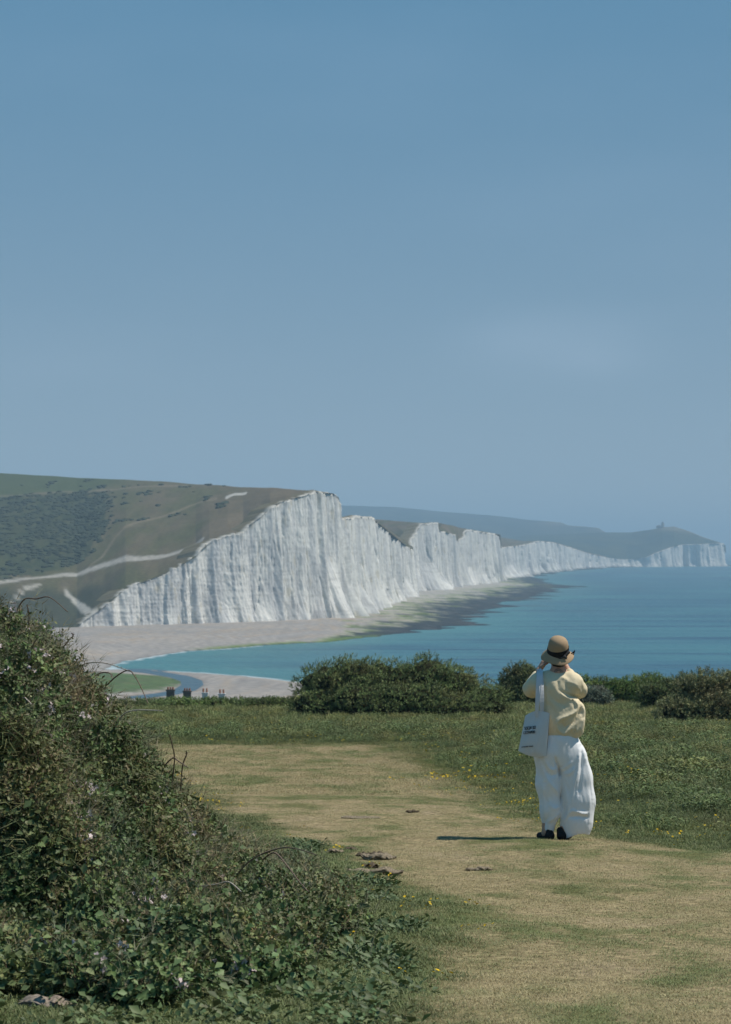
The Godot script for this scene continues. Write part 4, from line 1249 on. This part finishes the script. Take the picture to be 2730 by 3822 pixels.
# folds: [height in metres (below 0 a crease), width, points]; segments sorted into bins by height
func folds(lines: Array) -> Array:
	var bins := []
	for i in 44: bins.append([])
	for l in lines:
		var pts := []
		for p in l[2]: pts.append(L(p[0], p[1]))
		var c := curve(pts, pts.size() * 3)
		var n := c.size() - 1
		for i in n:
			var f := clampf(4.0 * minf(i + 0.5, n - i - 0.5) / n, 0.15, 1)
			var seg := PackedFloat32Array([c[i].x, c[i].y, c[i + 1].x, c[i + 1].y, l[0] * f * 1.25, l[1]])
			for q in range(maxi(0, int((minf(c[i].y, c[i + 1].y) - 0.05) / 0.04)), mini(43, int((maxf(c[i].y, c[i + 1].y) + 0.05) / 0.04)) + 1): bins[q].append(seg)
	return bins

# short random creases between x0..x1, y0..y1 in drawing units
func creases(n: int, x0: float, x1: float, y0: float, y1: float, slant: float, high: float) -> Array:
	var out := []
	for i in n:
		var p := Vector2(rng.randf_range(x0, x1), rng.randf_range(y0, y1))
		var a := rng.randfn() * slant
		var l := rng.randf_range(50, 190)
		var q := p + Vector2(sin(a), cos(a)) * l
		out.append([high * rng.randf_range(0.5, 1.2) * (1.0 if i % 3 else -1.0), rng.randf_range(0.005, 0.010), [[p.x, p.y], [(p.x + q.x) / 2 + rng.randfn() * 12, (p.y + q.y) / 2], [q.x, q.y]]])
	return out

func relief(p: Vector3, bins: Array) -> float:
	var q := int(p.y / 0.04)
	if q < 0 or q >= bins.size() or p.z < -0.04: return 0.0
	var hi := 0.0
	var lo := 0.0
	for c: PackedFloat32Array in bins[q]:
		if absf(p.x - c[0]) > 0.09: continue
		var a := Vector2(c[0], c[1])
		var ab := Vector2(c[2], c[3]) - a
		var v := Vector2(p.x, p.y) - a
		var t := clampf(v.dot(ab) / maxf(ab.length_squared(), 1e-9), 0, 1)
		var r := (v - ab * t).length() / c[5]
		if r > 3.2: continue
		var h := c[4] * exp(-r * r if c[4] < 0 else -r * sqrt(r + 0.08))
		hi = maxf(hi, h)
		lo = minf(lo, h)
	return (hi + lo) * sstep(-0.04, 0.04, p.z)

var s_body := []
var s_sleeve := []
var s_fold := []

func sweater_base(p: Vector3) -> float:
	var q := Vector3(p.x, p.y, p.z / 0.74)
	var d := sd_caps(q, s_body, 0.06) * 0.8
	d = smin(d, sd_caps(p, s_sleeve, 0.03), 0.035)
	return d

func sweater(p: Vector3) -> float:
	var d := sweater_base(p)
	if absf(d) < 0.04:
		d -= relief(p, s_fold)
		d += R.get_noise_3d(p.x * 11 + p.y * 7, p.y * 7 - p.x * 5, p.z * 8) * 0.005 + R.get_noise_3d(p.x * 30 + p.y * 14, p.y * 18 - p.x * 16, p.z * 16) * 0.0015
	var hem := 0.783 + maxf(0, p.x - 0.04) * 0.33 + 0.004 * sin(p.x * 60)
	return maxf(d, hem - p.y)

var t_left := []
var t_right := []
var t_fold := []

func trousers_base(p: Vector3) -> float:
	var a := sd_caps(p, t_left, 0.05)
	var q := Vector3(p.x, p.y, p.z / 0.72)
	var b := sd_caps(q, t_right, 0.06) * 0.8
	return smin(a, b, 0.012 if p.y < 0.6 else 0.04)

func trousers(p: Vector3) -> float:
	var d := trousers_base(p)
	if absf(d) < 0.04:
		d -= relief(p, t_fold)
		d += R.get_noise_3d(p.x * 16, p.y * 2.6 + 4, p.z * 12) * 0.0025 + R.get_noise_3d(p.x * 30 + p.y * 6, p.y * 5, p.z * 20) * 0.0014
	var hem := 0.055 if p.x < 0.02 else 0.034 + 0.022 * sin(p.x * 20 - 2.6)
	return maxf(d, maxf(hem - p.y, p.y - 0.85))

var b_caps := []
func body(p: Vector3) -> float:
	return sd_caps(p, b_caps, 0.03)

var h_caps := []
func head(p: Vector3) -> float:
	var c := Vector3(0.022, 1.497, -0.045)
	var q := p - c
	var d := (Vector3(q.x / 0.073, q.y / 0.105, q.z / 0.092).length() - 1) * 0.073
	d = smin(d, sd_caps(p, h_caps, 0.012), 0.018)
	for s in [-1.0, 1.0]:     # eye sockets
		d = -smin(-d, (p - (c + Vector3(s * 0.031, 0.008, -0.094))).length() - 0.014, 0.012)
	return d

var f_caps := []
func hands(p: Vector3) -> float:
	return sd_caps(p, f_caps, 0.006)

func add_hand(wrist: Vector3, palm: Vector3, dir: Vector3, across: Vector3, curl: Vector3) -> void:
	f_caps.append(cap(wrist, palm, 0.024, 0.026))
	for k in 4:
		var a := palm + across * (k - 1.5) * 0.019
		f_caps.append(cap(palm.lerp(wrist, 0.3) + across * (k - 1.5) * 0.012, a + dir * 0.03, 0.013, 0.0105))
		var l: float = [0.030, 0.036, 0.034, 0.026][k]
		var m := a + dir * (0.03 + l)
		var n := m + (dir * 0.6 + curl * 0.8).normalized() * l * 0.8
		f_caps.append(cap(a + dir * 0.03, m, 0.0092, 0.0085))
		f_caps.append(cap(m, n, 0.0085, 0.0075))
		f_caps.append(cap(n, n + (dir * 0.1 + curl).normalized() * l * 0.55, 0.0075, 0.0065))
	var t := wrist.lerp(palm, 0.4) - across * 0.024
	f_caps.append(cap(t, t - across * 0.018 + dir * 0.028 + curl * 0.008, 0.0125, 0.0105))
	f_caps.append(cap(t - across * 0.018 + dir * 0.028 + curl * 0.008, t - across * 0.016 + dir * 0.052 + curl * 0.022, 0.0105, 0.0085))

func ribbon(pts: Array, widths: Array, face: Vector3, thick: float) -> ArrayMesh:
	var line := curve(pts, 24)
	var v := PackedVector3Array()
	for i in line.size():
		var t := float(i) / (line.size() - 1) * (widths.size() - 1)
		var q := mini(int(t), widths.size() - 2)
		var w := lerpf(widths[q], widths[q + 1], t - q) * 0.5
		var dir: Vector3 = (line[mini(i + 1, line.size() - 1)] - line[maxi(i - 1, 0)]).normalized()
		var side := dir.cross(face).normalized()
		var up := side.cross(dir)
		for c in [[-1, -1], [1, -1], [1, 1], [-1, 1], [-1, -1]]: v.append(line[i] + side * w * c[0] + up * thick * 0.5 * c[1])
	return to_mesh(v, grid_index(5, line.size(), true), PackedColorArray(), false)

func build_person(at: Vector3) -> void:
	var o := thing("person", "person in cream blouse, white trousers and straw hat facing the sea", "person", at)
	var skin := mat(Color(0.50, 0.30, 0.22), 0.6, 0.35)
	# body under the clothes
	b_caps = [
		cap(Vector3(0.03, 0.80, -0.01), Vector3(0.02, 0.98, -0.01), 0.105, 0.085), cap(Vector3(0.02, 0.98, -0.01), Vector3(0.01, 1.2, -0.01), 0.085, 0.095),
		cap(Vector3(-0.10, 1.285, -0.01), Vector3(0.13, 1.285, -0.01), 0.045, 0.045), cap(Vector3(0.028, 1.30, 0.008), Vector3(0.026, 1.43, -0.02), 0.056, 0.05),
		cap(Vector3(-0.085, 1.315, 0.0), Vector3(0.03, 1.365, 0.0), 0.03, 0.035), cap(Vector3(0.13, 1.315, 0.0), Vector3(0.03, 1.365, 0.0), 0.03, 0.035),
		cap(Vector3(-0.13, 1.27, -0.01), Vector3(-0.185, 1.205, -0.1), 0.042, 0.036), cap(Vector3(-0.185, 1.205, -0.1), Vector3(-0.105, 1.375, -0.17), 0.036, 0.025),
		cap(Vector3(0.155, 1.265, -0.01), Vector3(0.20, 1.20, -0.08), 0.042, 0.036), cap(Vector3(0.20, 1.20, -0.08), Vector3(0.10, 1.40, -0.2), 0.036, 0.025),
		cap(Vector3(-0.04, 0.76, 0), Vector3(-0.055, 0.43, -0.01), 0.085, 0.055), cap(Vector3(-0.055, 0.43, -0.01), Vector3(-0.07, 0.07, 0.02), 0.052, 0.036),
		cap(Vector3(0.10, 0.76, 0), Vector3(0.115, 0.43, -0.03), 0.085, 0.055), cap(Vector3(0.115, 0.43, -0.03), Vector3(0.07, 0.06, 0.02), 0.052, 0.036),
		cap(Vector3(-0.07, 0.05, 0.02), Vector3(-0.1, 0.03, -0.06), 0.03, 0.022), cap(Vector3(0.07, 0.05, 0.02), Vector3(0.09, 0.03, -0.07), 0.03, 0.022)]
	var v := PackedVector3Array()
	var idx := PackedInt32Array()
	nets(Vector3(-0.32, -0.02, -0.3), Vector3(0.34, 1.44, 0.16), 0.012, body, v, idx)
	var hc := Vector3(0.022, 1.497, -0.045)
	h_caps = [cap(hc + Vector3(0, 0.012, -0.09), hc + Vector3(0, -0.022, -0.108), 0.008, 0.012), cap(hc + Vector3(-0.02, -0.052, -0.082), hc + Vector3(0.02, -0.052, -0.082), 0.008, 0.008), cap(hc + Vector3(0, -0.085, -0.055), hc + Vector3(0, -0.09, -0.07), 0.026, 0.02),
		cap(hc + Vector3(-0.072, 0.015, 0.01), hc + Vector3(-0.072, -0.022, 0.004), 0.012, 0.009), cap(hc + Vector3(0.072, 0.015, 0.01), hc + Vector3(0.072, -0.022, 0.004), 0.012, 0.009),
		cap(hc + Vector3(-0.05, 0.03, -0.072), hc + Vector3(0.05, 0.03, -0.072), 0.012, 0.012), cap(hc + Vector3(0.005, -0.09, 0.0), hc + Vector3(0.005, -0.06, 0.02), 0.045, 0.05)]
	nets(hc - Vector3(0.1, 0.13, 0.14), hc + Vector3(0.1, 0.12, 0.11), 0.005, head, v, idx)
	f_caps = []
	add_hand(Vector3(-0.105, 1.375, -0.17), Vector3(-0.075, 1.42, -0.175), Vector3(0.62, 0.72, -0.1).normalized(), Vector3(0.1, 0.1, -1).normalized(), Vector3(0.75, -0.2, -0.1).normalized())
	add_hand(Vector3(0.10, 1.40, -0.2), Vector3(0.085, 1.445, -0.21), Vector3(-0.45, 0.85, -0.1).normalized(), Vector3(-0.1, 0.1, -1).normalized(), Vector3(-0.75, -0.2, -0.1).normalized())
	nets(Vector3(-0.15, 1.34, -0.27), Vector3(0.15, 1.56, -0.1), 0.0042, hands, v, idx)
	part("body", to_mesh(v, idx), skin, o)
	for s in [-1.0, 1.0]:
		var e := SphereMesh.new()
		e.radius = 0.011
		e.height = 0.022
		var ball := part("eye", e, mat(Color(0.06, 0.045, 0.035), 0.2, 0.5), o)
		ball.position = hc + Vector3(s * 0.031, 0.008, -0.079)
	# tattoo: two arcs on the nape
	for k in 2:
		var pts := []
		for i in 13:
			var a := PI * i / 12
			var r := 0.031 - k * 0.012
			var x := 0.026 + cos(a) * r
			var y := 1.355 + sin(a) * r * 0.85
			var z := 0.12
			for q in 60:
				if body(Vector3(x, y, z)) < 0.0005: break
				z -= 0.0015
			pts.append(Vector3(x, y, z))
		part("tattoo", tube(pts, 0.0032, 0.0032, 5), mat(Color(0.07, 0.08, 0.09), 0.7), o)
	# blouse
	s_body = [cap(Vector3(0.035, 0.80, 0.0), Vector3(0.035, 0.98, 0.0), 0.135, 0.145), cap(Vector3(0.035, 0.98, 0.0), Vector3(0.005, 1.2, 0.0), 0.145, 0.155), cap(Vector3(-0.115, 1.275, 0.0), Vector3(0.14, 1.275, 0.0), 0.062, 0.066),
		cap(Vector3(0.125, 1.05, 0.02), Vector3(0.135, 0.95, 0.03), 0.105, 0.095), cap(Vector3(0.14, 0.93, 0.05), Vector3(0.195, 0.862, 0.05), 0.05, 0.018), cap(Vector3(-0.06, 1.30, 0.0), Vector3(0.11, 1.30, 0.0), 0.047, 0.047)]
	s_sleeve = [cap(Vector3(-0.13, 1.262, 0.0), Vector3(-0.18, 1.212, -0.09), 0.074, 0.07), cap(Vector3(-0.18, 1.212, -0.09), Vector3(-0.135, 1.31, -0.16), 0.066, 0.046),
		cap(Vector3(0.145, 1.258, 0.0), Vector3(0.2, 1.205, -0.07), 0.086, 0.068), cap(Vector3(0.2, 1.205, -0.07), Vector3(0.125, 1.33, -0.17), 0.064, 0.045)]
	s_fold = folds([
		[0.016, 0.017, [[540, 650], [600, 690], [690, 735], [750, 760], [780, 800], [778, 850], [725, 890], [650, 920], [600, 945], [570, 985], [590, 1050], [640, 1088], [690, 1055], [740, 1000], [785, 910], [800, 830]]],
		[0.010, 0.020, [[640, 560], [720, 590], [790, 640], [815, 700]]],
		[0.012, 0.014, [[735, 990], [730, 1050], [760, 1090], [768, 1040]]],
		[0.013, 0.018, [[820, 770], [850, 860], [850, 950], [825, 1040], [812, 1100]]],
		[0.008, 0.016, [[480, 560], [470, 700], [490, 850]]],
		[0.008, 0.018, [[600, 520], [680, 560], [740, 640]]],
		[0.007, 0.014, [[505, 900], [540, 1010], [560, 1120]]],
		[-0.014, 0.012, [[585, 650], [650, 690], [720, 718], [790, 730], [835, 715]]],
		[-0.018, 0.013, [[800, 775], [795, 860], [755, 950], [700, 1015]]],
		[-0.010, 0.014, [[620, 970], [650, 1020], [700, 985]]],
		[-0.008, 0.010, [[745, 1050], [756, 1100]]],
		[-0.007, 0.02, [[450, 640], [560, 760], [700, 830]]]] + creases(26, 480, 830, 520, 1050, 0.9, 0.0035))
	var cream := grain(mat(Color(0.80, 0.695, 0.49), 0.9, 0.15), 22.0, 0.86, 1.0, 81, 3, false)
	part("blouse", nets_mesh(Vector3(-0.29, 0.74, -0.24), Vector3(0.31, 1.40, 0.22), 0.0076, sweater), cream, o)
	# trousers
	t_left = [cap(Vector3(0.02, 0.80, 0.0), Vector3(-0.045, 0.70, 0.0), 0.12, 0.118), cap(Vector3(-0.045, 0.70, 0.0), Vector3(-0.055, 0.45, 0.0), 0.118, 0.092), cap(Vector3(-0.055, 0.45, 0.0), Vector3(-0.037, 0.24, 0.005), 0.092, 0.080), cap(Vector3(-0.037, 0.24, 0.005), Vector3(-0.062, 0.02, 0.018), 0.074, 0.037)]
	t_right = [cap(Vector3(0.06, 0.80, 0.0), Vector3(0.125, 0.66, 0.0), 0.125, 0.122), cap(Vector3(0.125, 0.66, 0.0), Vector3(0.17, 0.50, 0.0), 0.122, 0.122), cap(Vector3(0.17, 0.50, 0.0), Vector3(0.19, 0.31, 0.01), 0.122, 0.126), cap(Vector3(0.19, 0.31, 0.01), Vector3(0.186, 0.15, 0.02), 0.126, 0.112), cap(Vector3(0.18, 0.15, 0.02), Vector3(0.172, 0.02, 0.02), 0.108, 0.1), cap(Vector3(0.05, 0.7, 0.03), Vector3(0.05, 0.72, 0.03), 0.1, 0.1), cap(Vector3(0.12, 0.2, 0.01), Vector3(0.09, 0.03, 0.01), 0.06, 0.05)]
	t_fold = folds([
		[0.012, 0.014, [[800, 1160], [792, 1320], [780, 1450], [745, 1580], [725, 1720], [715, 1820]]],
		[0.009, 0.018, [[840, 1250], [890, 1450], [920, 1640], [930, 1800]]],
		[0.010, 0.016, [[395, 1330], [430, 1440], [490, 1560], [560, 1640], [600, 1700]]],
		[0.011, 0.014, [[440, 1330], [490, 1420], [540, 1445], [585, 1415]]],
		[0.008, 0.014, [[610, 1450], [670, 1410], [720, 1365]]],
		[0.010, 0.016, [[660, 1490], [710, 1470], [742, 1430]]],
		[0.013, 0.016, [[680, 1890], [725, 1850], [780, 1862], [850, 1880], [920, 1845]]],
		[0.008, 0.015, [[500, 1780], [545, 1830], [605, 1810]]],
		[0.008, 0.014, [[490, 1960], [540, 1930], [605, 1880]]],
		[0.008, 0.013, [[640, 1960], [680, 1880], [690, 1780]]],
		[0.007, 0.012, [[430, 1560], [440, 1760], [455, 1950]]],
		[0.006, 0.012, [[650, 1600], [665, 1700], [655, 1800]]],
		[-0.020, 0.012, [[548, 1320], [570, 1380], [592, 1440], [605, 1520]]],
		[-0.010, 0.012, [[818, 1170], [815, 1400], [800, 1560], [785, 1720]]],
		[-0.008, 0.012, [[640, 1930], [655, 1840], [645, 1720]]],
		[-0.012, 0.014, [[700, 1915], [780, 1905], [880, 1915]]],
		[-0.008, 0.013, [[470, 1450], [520, 1500], [580, 1480]]]] + creases(18, 410, 570, 1350, 1950, 0.4, 0.0028) + creases(24, 630, 920, 1250, 1900, 0.3, 0.0022) + [[0.007, 0.024, [[850, 1250], [890, 1500], [895, 1800], [885, 2090]]], [0.006, 0.022, [[780, 1500], [770, 1780], [775, 2090]]]])
	var white := grain(mat(Color(0.845, 0.86, 0.885), 0.85, 0.2), 12.0, 0.93, 1.0, 82, 3, false)
	part("trousers", nets_mesh(Vector3(-0.2, 0.0, -0.2), Vector3(0.35, 0.87, 0.22), 0.0072, trousers), white, o)
	# shoes
	var black := mat(Color(0.012, 0.012, 0.013), 0.6, 0.3)
	for s in [[[-0.045, 0.034, 0.045], [-0.115, 0.026, -0.06]], [[0.05, 0.034, 0.05], [0.115, 0.024, -0.07]]]:
		var a := Vector3(s[0][0], s[0][1], s[0][2])
		var b := Vector3(s[1][0], s[1][1], s[1][2])
		var f := func(p: Vector3) -> float: return maxf(smin(sd_cap(p, cap(a, b, 0.037, 0.03)), sd_cap(p, cap(a + Vector3(0, 0.01, 0), a + Vector3(-0.01, 0.045, -0.01), 0.034, 0.03)), 0.02), 0.002 - p.y)
		var sh := part("shoe", nets_mesh(Vector3(-0.17, -0.01, -0.12), Vector3(0.17, 0.13, 0.1), 0.006, f), black, o)
		part("sole", box_mesh(Vector3((a.x + b.x) / 2, 0.004, (a.z + b.z) / 2), Vector3(0.055, 0.008, 0.12)), mat(Color(0.03, 0.03, 0.03)), sh)
	# hair
	part("hair", nets_mesh(Vector3(-0.08, 1.36, -0.12), Vector3(0.13, 1.58, 0.1), 0.006, func(p: Vector3) -> float:
		var q := p - Vector3(0.03, 1.468, 0.004)
		return (Vector3(q.x / 0.064, q.y / 0.092, q.z / 0.068).length() - 1) * 0.065 + R.get_noise_3d(p.x * 60, p.y * 14, p.z * 60) * 0.004), mat(Color(0.012, 0.011, 0.011), 0.45, 0.4), o)
	# straw hat, tipped back
	var straw := grain(mat(Color(0.50, 0.365, 0.235), 0.9, 0.2), 26.0, 0.72, 1.0, 83, 3, false)
	var tip := Transform3D(Basis.from_euler(Vector3(0.47, 0, -0.04)), Vector3(0.026, 1.512, -0.012))
	var pr := [[0.0005, 0.140], [0.02, 0.139], [0.042, 0.133], [0.060, 0.122], [0.073, 0.104], [0.080, 0.080], [0.083, 0.05], [0.084, 0.02], [0.085, 0.004], [0.094, -0.004], [0.107, -0.013], [0.12, -0.024], [0.131, -0.036], [0.1315, -0.040], [0.118, -0.029], [0.100, -0.014], [0.082, -0.003]]
	var hv := PackedVector3Array()
	for k in pr.size():
		for i in 41:
			var a := TAU * (i % 40) / 40
			var lift := 0.0
			if pr[k][0] > 0.09: lift = 0.016 * cos(a) * (pr[k][0] - 0.085) / 0.045 + 0.007 * sin(a * 3 + 1) * (pr[k][0] - 0.085) / 0.045
			var sq := 1.0 + 0.04 * sin(a * 2)
			hv.append(tip * Vector3(cos(a) * pr[k][0] * sq, pr[k][1] + lift, sin(a) * pr[k][0] * sq * 1.04))
	var hat := part("straw_hat", to_mesh(hv, grid_index(41, pr.size(), true)), straw, o)
	var ribbon_m := mat(Color(0.018, 0.018, 0.02), 0.75, 0.25)
	var bv := PackedVector3Array()
	for k in [[0.0860, -0.001], [0.0885, 0.000], [0.0880, 0.022], [0.0866, 0.047], [0.083, 0.049]]:
		for i in 41:
			var a := TAU * (i % 40) / 40
			var sq := 1.0 + 0.04 * sin(a * 2)
			var tilt := 0.016 * cos(a)
			bv.append(tip * Vector3(cos(a) * k[0] * sq, k[1] + tilt * (k[1] / 0.047), sin(a) * k[0] * sq * 1.04))
	part("hat_band", to_mesh(bv, grid_index(41, 5, false)), ribbon_m, hat)
	var knot := tip * Vector3(0.045, 0.012, 0.088)
	part("bow", nets_mesh(knot - Vector3(0.07, 0.05, 0.04), knot + Vector3(0.09, 0.06, 0.04), 0.004, func(p: Vector3) -> float:
		var q := p - knot
		var d := smin(sd_cap(q, cap(Vector3(-0.004, 0, 0), Vector3(0.036, 0.034, -0.018), 0.008, 0.014)), sd_cap(q, cap(Vector3(0, 0, 0), Vector3(-0.026, -0.012, 0.0), 0.009, 0.006)), 0.008)
		return minf(d, sd_cap(q, cap(Vector3(0.004, 0.0, 0.004), Vector3(0.022, -0.02, 0.004), 0.008, 0.004)))), mat(Color(0.05, 0.05, 0.052), 0.7, 0.3), hat)
	part("bow_end", nets_mesh(Vector3(0.1, 1.44, -0.06), Vector3(0.19, 1.58, 0.04), 0.004, func(p: Vector3) -> float:
		return minf(sd_cap(p, cap(Vector3(0.135, 1.50, -0.01), Vector3(0.164, 1.525, -0.012), 0.006, 0.004)), sd_cap(p, cap(Vector3(0.162, 1.525, -0.012), Vector3(0.148, 1.475, -0.01), 0.006, 0.004)))), ribbon_m, hat)

func build_bag(at: Vector3) -> void:
	var o := thing("tote_bag", "pale canvas tote bag with dark print hanging from the person's shoulder", "bag", at)
	var cloth := grain(mat(Color(0.70, 0.70, 0.70), 0.9, 0.15), 20.0, 0.9, 1.0, 91, 3, false)
	# two panels sewn along the sides: corners at the top then at the foot
	var tl := Vector3(-0.238, 1.005, 0.035)
	var tr := Vector3(-0.052, 1.030, 0.150)
	var bl := Vector3(-0.296, 0.722, 0.05)
	var br := Vector3(-0.078, 0.690, 0.160)
	var out := Vector3(-0.5, 0, 0.86)
	var v := PackedVector3Array()
	var idx := PackedInt32Array()
	for side in [1.0, -1.0]:
		var base := v.size()
		for j in 21:
			for i in 19:
				var s := i / 18.0
				var t := j / 20.0
				var p := tl.lerp(tr, s).lerp(bl.lerp(br, s), t)
				var puff := 0.042 * pow(sin(PI * s), 0.7) * pow(sin(PI * clampf(t * 0.96 + 0.02, 0, 1)), 0.5) * (0.55 + 0.6 * t)
				puff += 0.006 * R.get_noise_3d(s * 5 + side * 9, t * 3.5, 2.0) * sin(PI * s) + 0.009 * maxf(0, R.get_noise_3d(t * 9, s * 3, side * 4)) * sstep(0.7, 0.98, s) * sin(PI * minf(s, 0.999))
				p += out * (side * (puff + 0.004))
				p.y += 0.03 * sin(PI * s) * (1 - t) - 0.022 * sin(PI * s) * t
				v.append(p)
		for q in grid_index(19, 21, side < 0): idx.append(q + base)
	part("bag_body", to_mesh(v, idx), cloth, o)
	var strap_m := mat(Color(0.58, 0.585, 0.61), 0.9, 0.15)
	part("strap", ribbon([Vector3(-0.16, 1.0, 0.128), Vector3(-0.150, 1.12, 0.135), Vector3(-0.137, 1.25, 0.118), Vector3(-0.126, 1.335, 0.075), Vector3(-0.124, 1.362, 0.01), Vector3(-0.130, 1.32, -0.06), Vector3(-0.15, 1.18, -0.12)], [0.02, 0.034, 0.046, 0.05, 0.05, 0.045, 0.04], Vector3(-0.1, 0.15, 1), 0.004), strap_m, o)
	part("strap", ribbon([Vector3(-0.115, 1.0, 0.105), Vector3(-0.112, 1.12, 0.128), Vector3(-0.116, 1.24, 0.118), Vector3(-0.120, 1.33, 0.07), Vector3(-0.120, 1.357, 0.008), Vector3(-0.126, 1.31, -0.06), Vector3(-0.145, 1.18, -0.12)], [0.03, 0.036, 0.04, 0.044, 0.044, 0.04, 0.04], Vector3(0.25, 0.15, 1), 0.004), strap_m, o)
	var ink := mat(Color(0.03, 0.035, 0.04), 0.9, 0.1)
	var f := SystemFont.new()
	f.font_names = PackedStringArray(["Droid Sans"])
	f.font_weight = 700
	for q in [["SOCIALIST", 0.915, 0.026, 0.19], ["LISTPAPER!", 0.882, 0.022, 0.17], ["armour.com", 0.776, 0.009, 0.13]]:
		var tm := TextMesh.new()
		tm.text = q[0]
		tm.font = f
		tm.font_size = 48
		tm.pixel_size = 0.001
		tm.depth = 0.002
		var m := MeshInstance3D.new()
		m.name = "lettering"
		m.mesh = tm
		m.material_override = ink
		var size := tm.get_aabb().size
		var across := (tr - tl).normalized()
		var up := Vector3.UP
		var nz := across.cross(up).normalized()
		up = nz.cross(across)
		var sx := 0.105 / maxf(size.x, 0.01)
		var sy: float = q[2] / maxf(size.y, 0.01)
		var t: float = (1.012 - q[1]) / 0.285
		var p := tl.lerp(tr, 0.36).lerp(bl.lerp(br, 0.36), t)
		var puff: float = 0.042 * pow(sin(PI * 0.36), 0.7) * pow(sin(PI * clampf(t * 0.96 + 0.02, 0, 1)), 0.5) * (0.55 + 0.6 * t)
		p += nz * (puff + 0.010)
		m.transform = Transform3D(Basis(across * sx, up * sy, nz), p)
		o.add_child(m, true)

# ---------------------------------------------------------------- the whole
func sky_cover() -> ImageTexture:
	var w := 1024
	var h := 512
	var im := Image.create(w, h, false, Image.FORMAT_RGBAF)
	var n := FastNoiseLite.new()
	n.seed = 77
	n.frequency = 1.0
	n.fractal_octaves = 5
	for j in h:
		var el := PI / 2 - PI * (j + 0.5) / h
		if el < 0.0 or el > 1.2:
			continue
		for i in w:
			var az := wrapf(TAU * (i + 0.5) / w, -PI, PI)
			var p := Vector3(sin(az) * cos(el), sin(el) * 3.2, -cos(az) * cos(el))
			var b := n.get_noise_3dv(p * Vector3(9, 16, 9))
			var c := clampf((n.get_noise_3dv(p * 3.1) + 0.35 * b - 0.08) * 1.3, 0, 1) * sstep(0.0, 0.12, sin(el)) * 0.05
			for q in [[0.072, 0.086, 0.034, 0.010, 0.16], [0.100, 0.079, 0.03, 0.007, 0.1], [-0.12, 0.072, 0.07, 0.008, 0.04]]:
				var u: float = (az - q[0]) / q[2]
				var v: float = (el - q[1] - u * 0.003) / q[3]
				c += exp(-u * u - v * v) * q[4] * (0.75 + 0.9 * b)
			im.set_pixel(i, j, Color(1, 1, 1, clampf(c, 0, 0.3)))
	return ImageTexture.create_from_image(im)

func _ready() -> void:
	var cam := Camera3D.new()
	cam.name = "camera"
	cam.position = Vector3(0, EYE, 0)
	cam.rotation.x = atan(78.0 / 5350.0)
	cam.fov = 2 * rad_to_deg(atan(1137.0 / 5350.0))
	cam.near = 0.5
	cam.far = 60000.0
	var lens := CameraAttributesPhysical.new()
	lens.frustum_focal_length = 56.5
	lens.frustum_focus_distance = 15.5
	lens.frustum_near = 0.5
	lens.frustum_far = 60000.0
	lens.exposure_aperture = 6.5
	cam.attributes = lens
	add_child(cam)
	cam.fov = 2 * rad_to_deg(atan(1137.0 / 5350.0))
	var env := Environment.new()
	env.background_mode = Environment.BG_SKY
	var sm := ProceduralSkyMaterial.new()
	sm.sky_top_color = Color(0.052, 0.205, 0.372).linear_to_srgb()
	sm.sky_horizon_color = Color(0.325, 0.43, 0.51).linear_to_srgb()
	sm.sky_curve = 0.1
	sm.ground_bottom_color = Color(0.06, 0.10, 0.12).linear_to_srgb()
	sm.ground_horizon_color = Color(0.27, 0.38, 0.49).linear_to_srgb()
	sm.sun_angle_max = 12.0
	sm.sky_cover = sky_cover()
	sm.sky_cover_modulate = Color(0.62, 0.62, 0.66)
	var sky := Sky.new()
	sky.sky_material = sm
	env.sky = sky
	env.tonemap_mode = Environment.TONE_MAPPER_LINEAR
	env.tonemap_exposure = 1.04
	env.sdfgi_enabled = true
	env.ssao_enabled = true
	env.ssil_enabled = true
	env.fog_enabled = true
	env.fog_density = 0.00018
	env.fog_light_color = Color(0.75, 0.895, 1.0)
	var we := WorldEnvironment.new()
	we.environment = env
	add_child(we)
	var sun := DirectionalLight3D.new()
	sun.name = "sun"
	sun.light_energy = 1.5
	sun.light_color = Color(1.0, 0.965, 0.91)
	sun.light_angular_distance = 0.5
	sun.shadow_enabled = true
	var to_sun := Vector3(0.5, 0.86, -0.06).normalized()
	sun.basis = Basis.looking_at(-to_sun, Vector3.FORWARD)
	add_child(sun)

	noise_new(N, 12, 4)
	noise_new(R, 34, 1)
	rng.seed = 2024
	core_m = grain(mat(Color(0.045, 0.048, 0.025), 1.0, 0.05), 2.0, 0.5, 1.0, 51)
	leaf_m = leaf_mat()
	bark_m = mat(Color(0.09, 0.075, 0.06))
	twig_m = mat(Color(1, 1, 1), 0.9, 0.2, true)
	cane_m = mat(Color(0.17, 0.125, 0.10), 0.7, 0.3)
	pale_cane_m = mat(Color(0.52, 0.45, 0.38), 0.7, 0.3)
	stalk_m = mat(Color(0.30, 0.27, 0.17), 0.9, 0.2)

	build_ground()
	build_sea()
	build_shore()
	build_coast()
	build_scrub()
	build_far_buildings()
	build_bushes()
	build_mound()
	build_grass()
	build_litter()
	var at := Vector3(1.53, ground(1.53, 19.5), -19.5)
	build_person(at)
	build_bag(at)
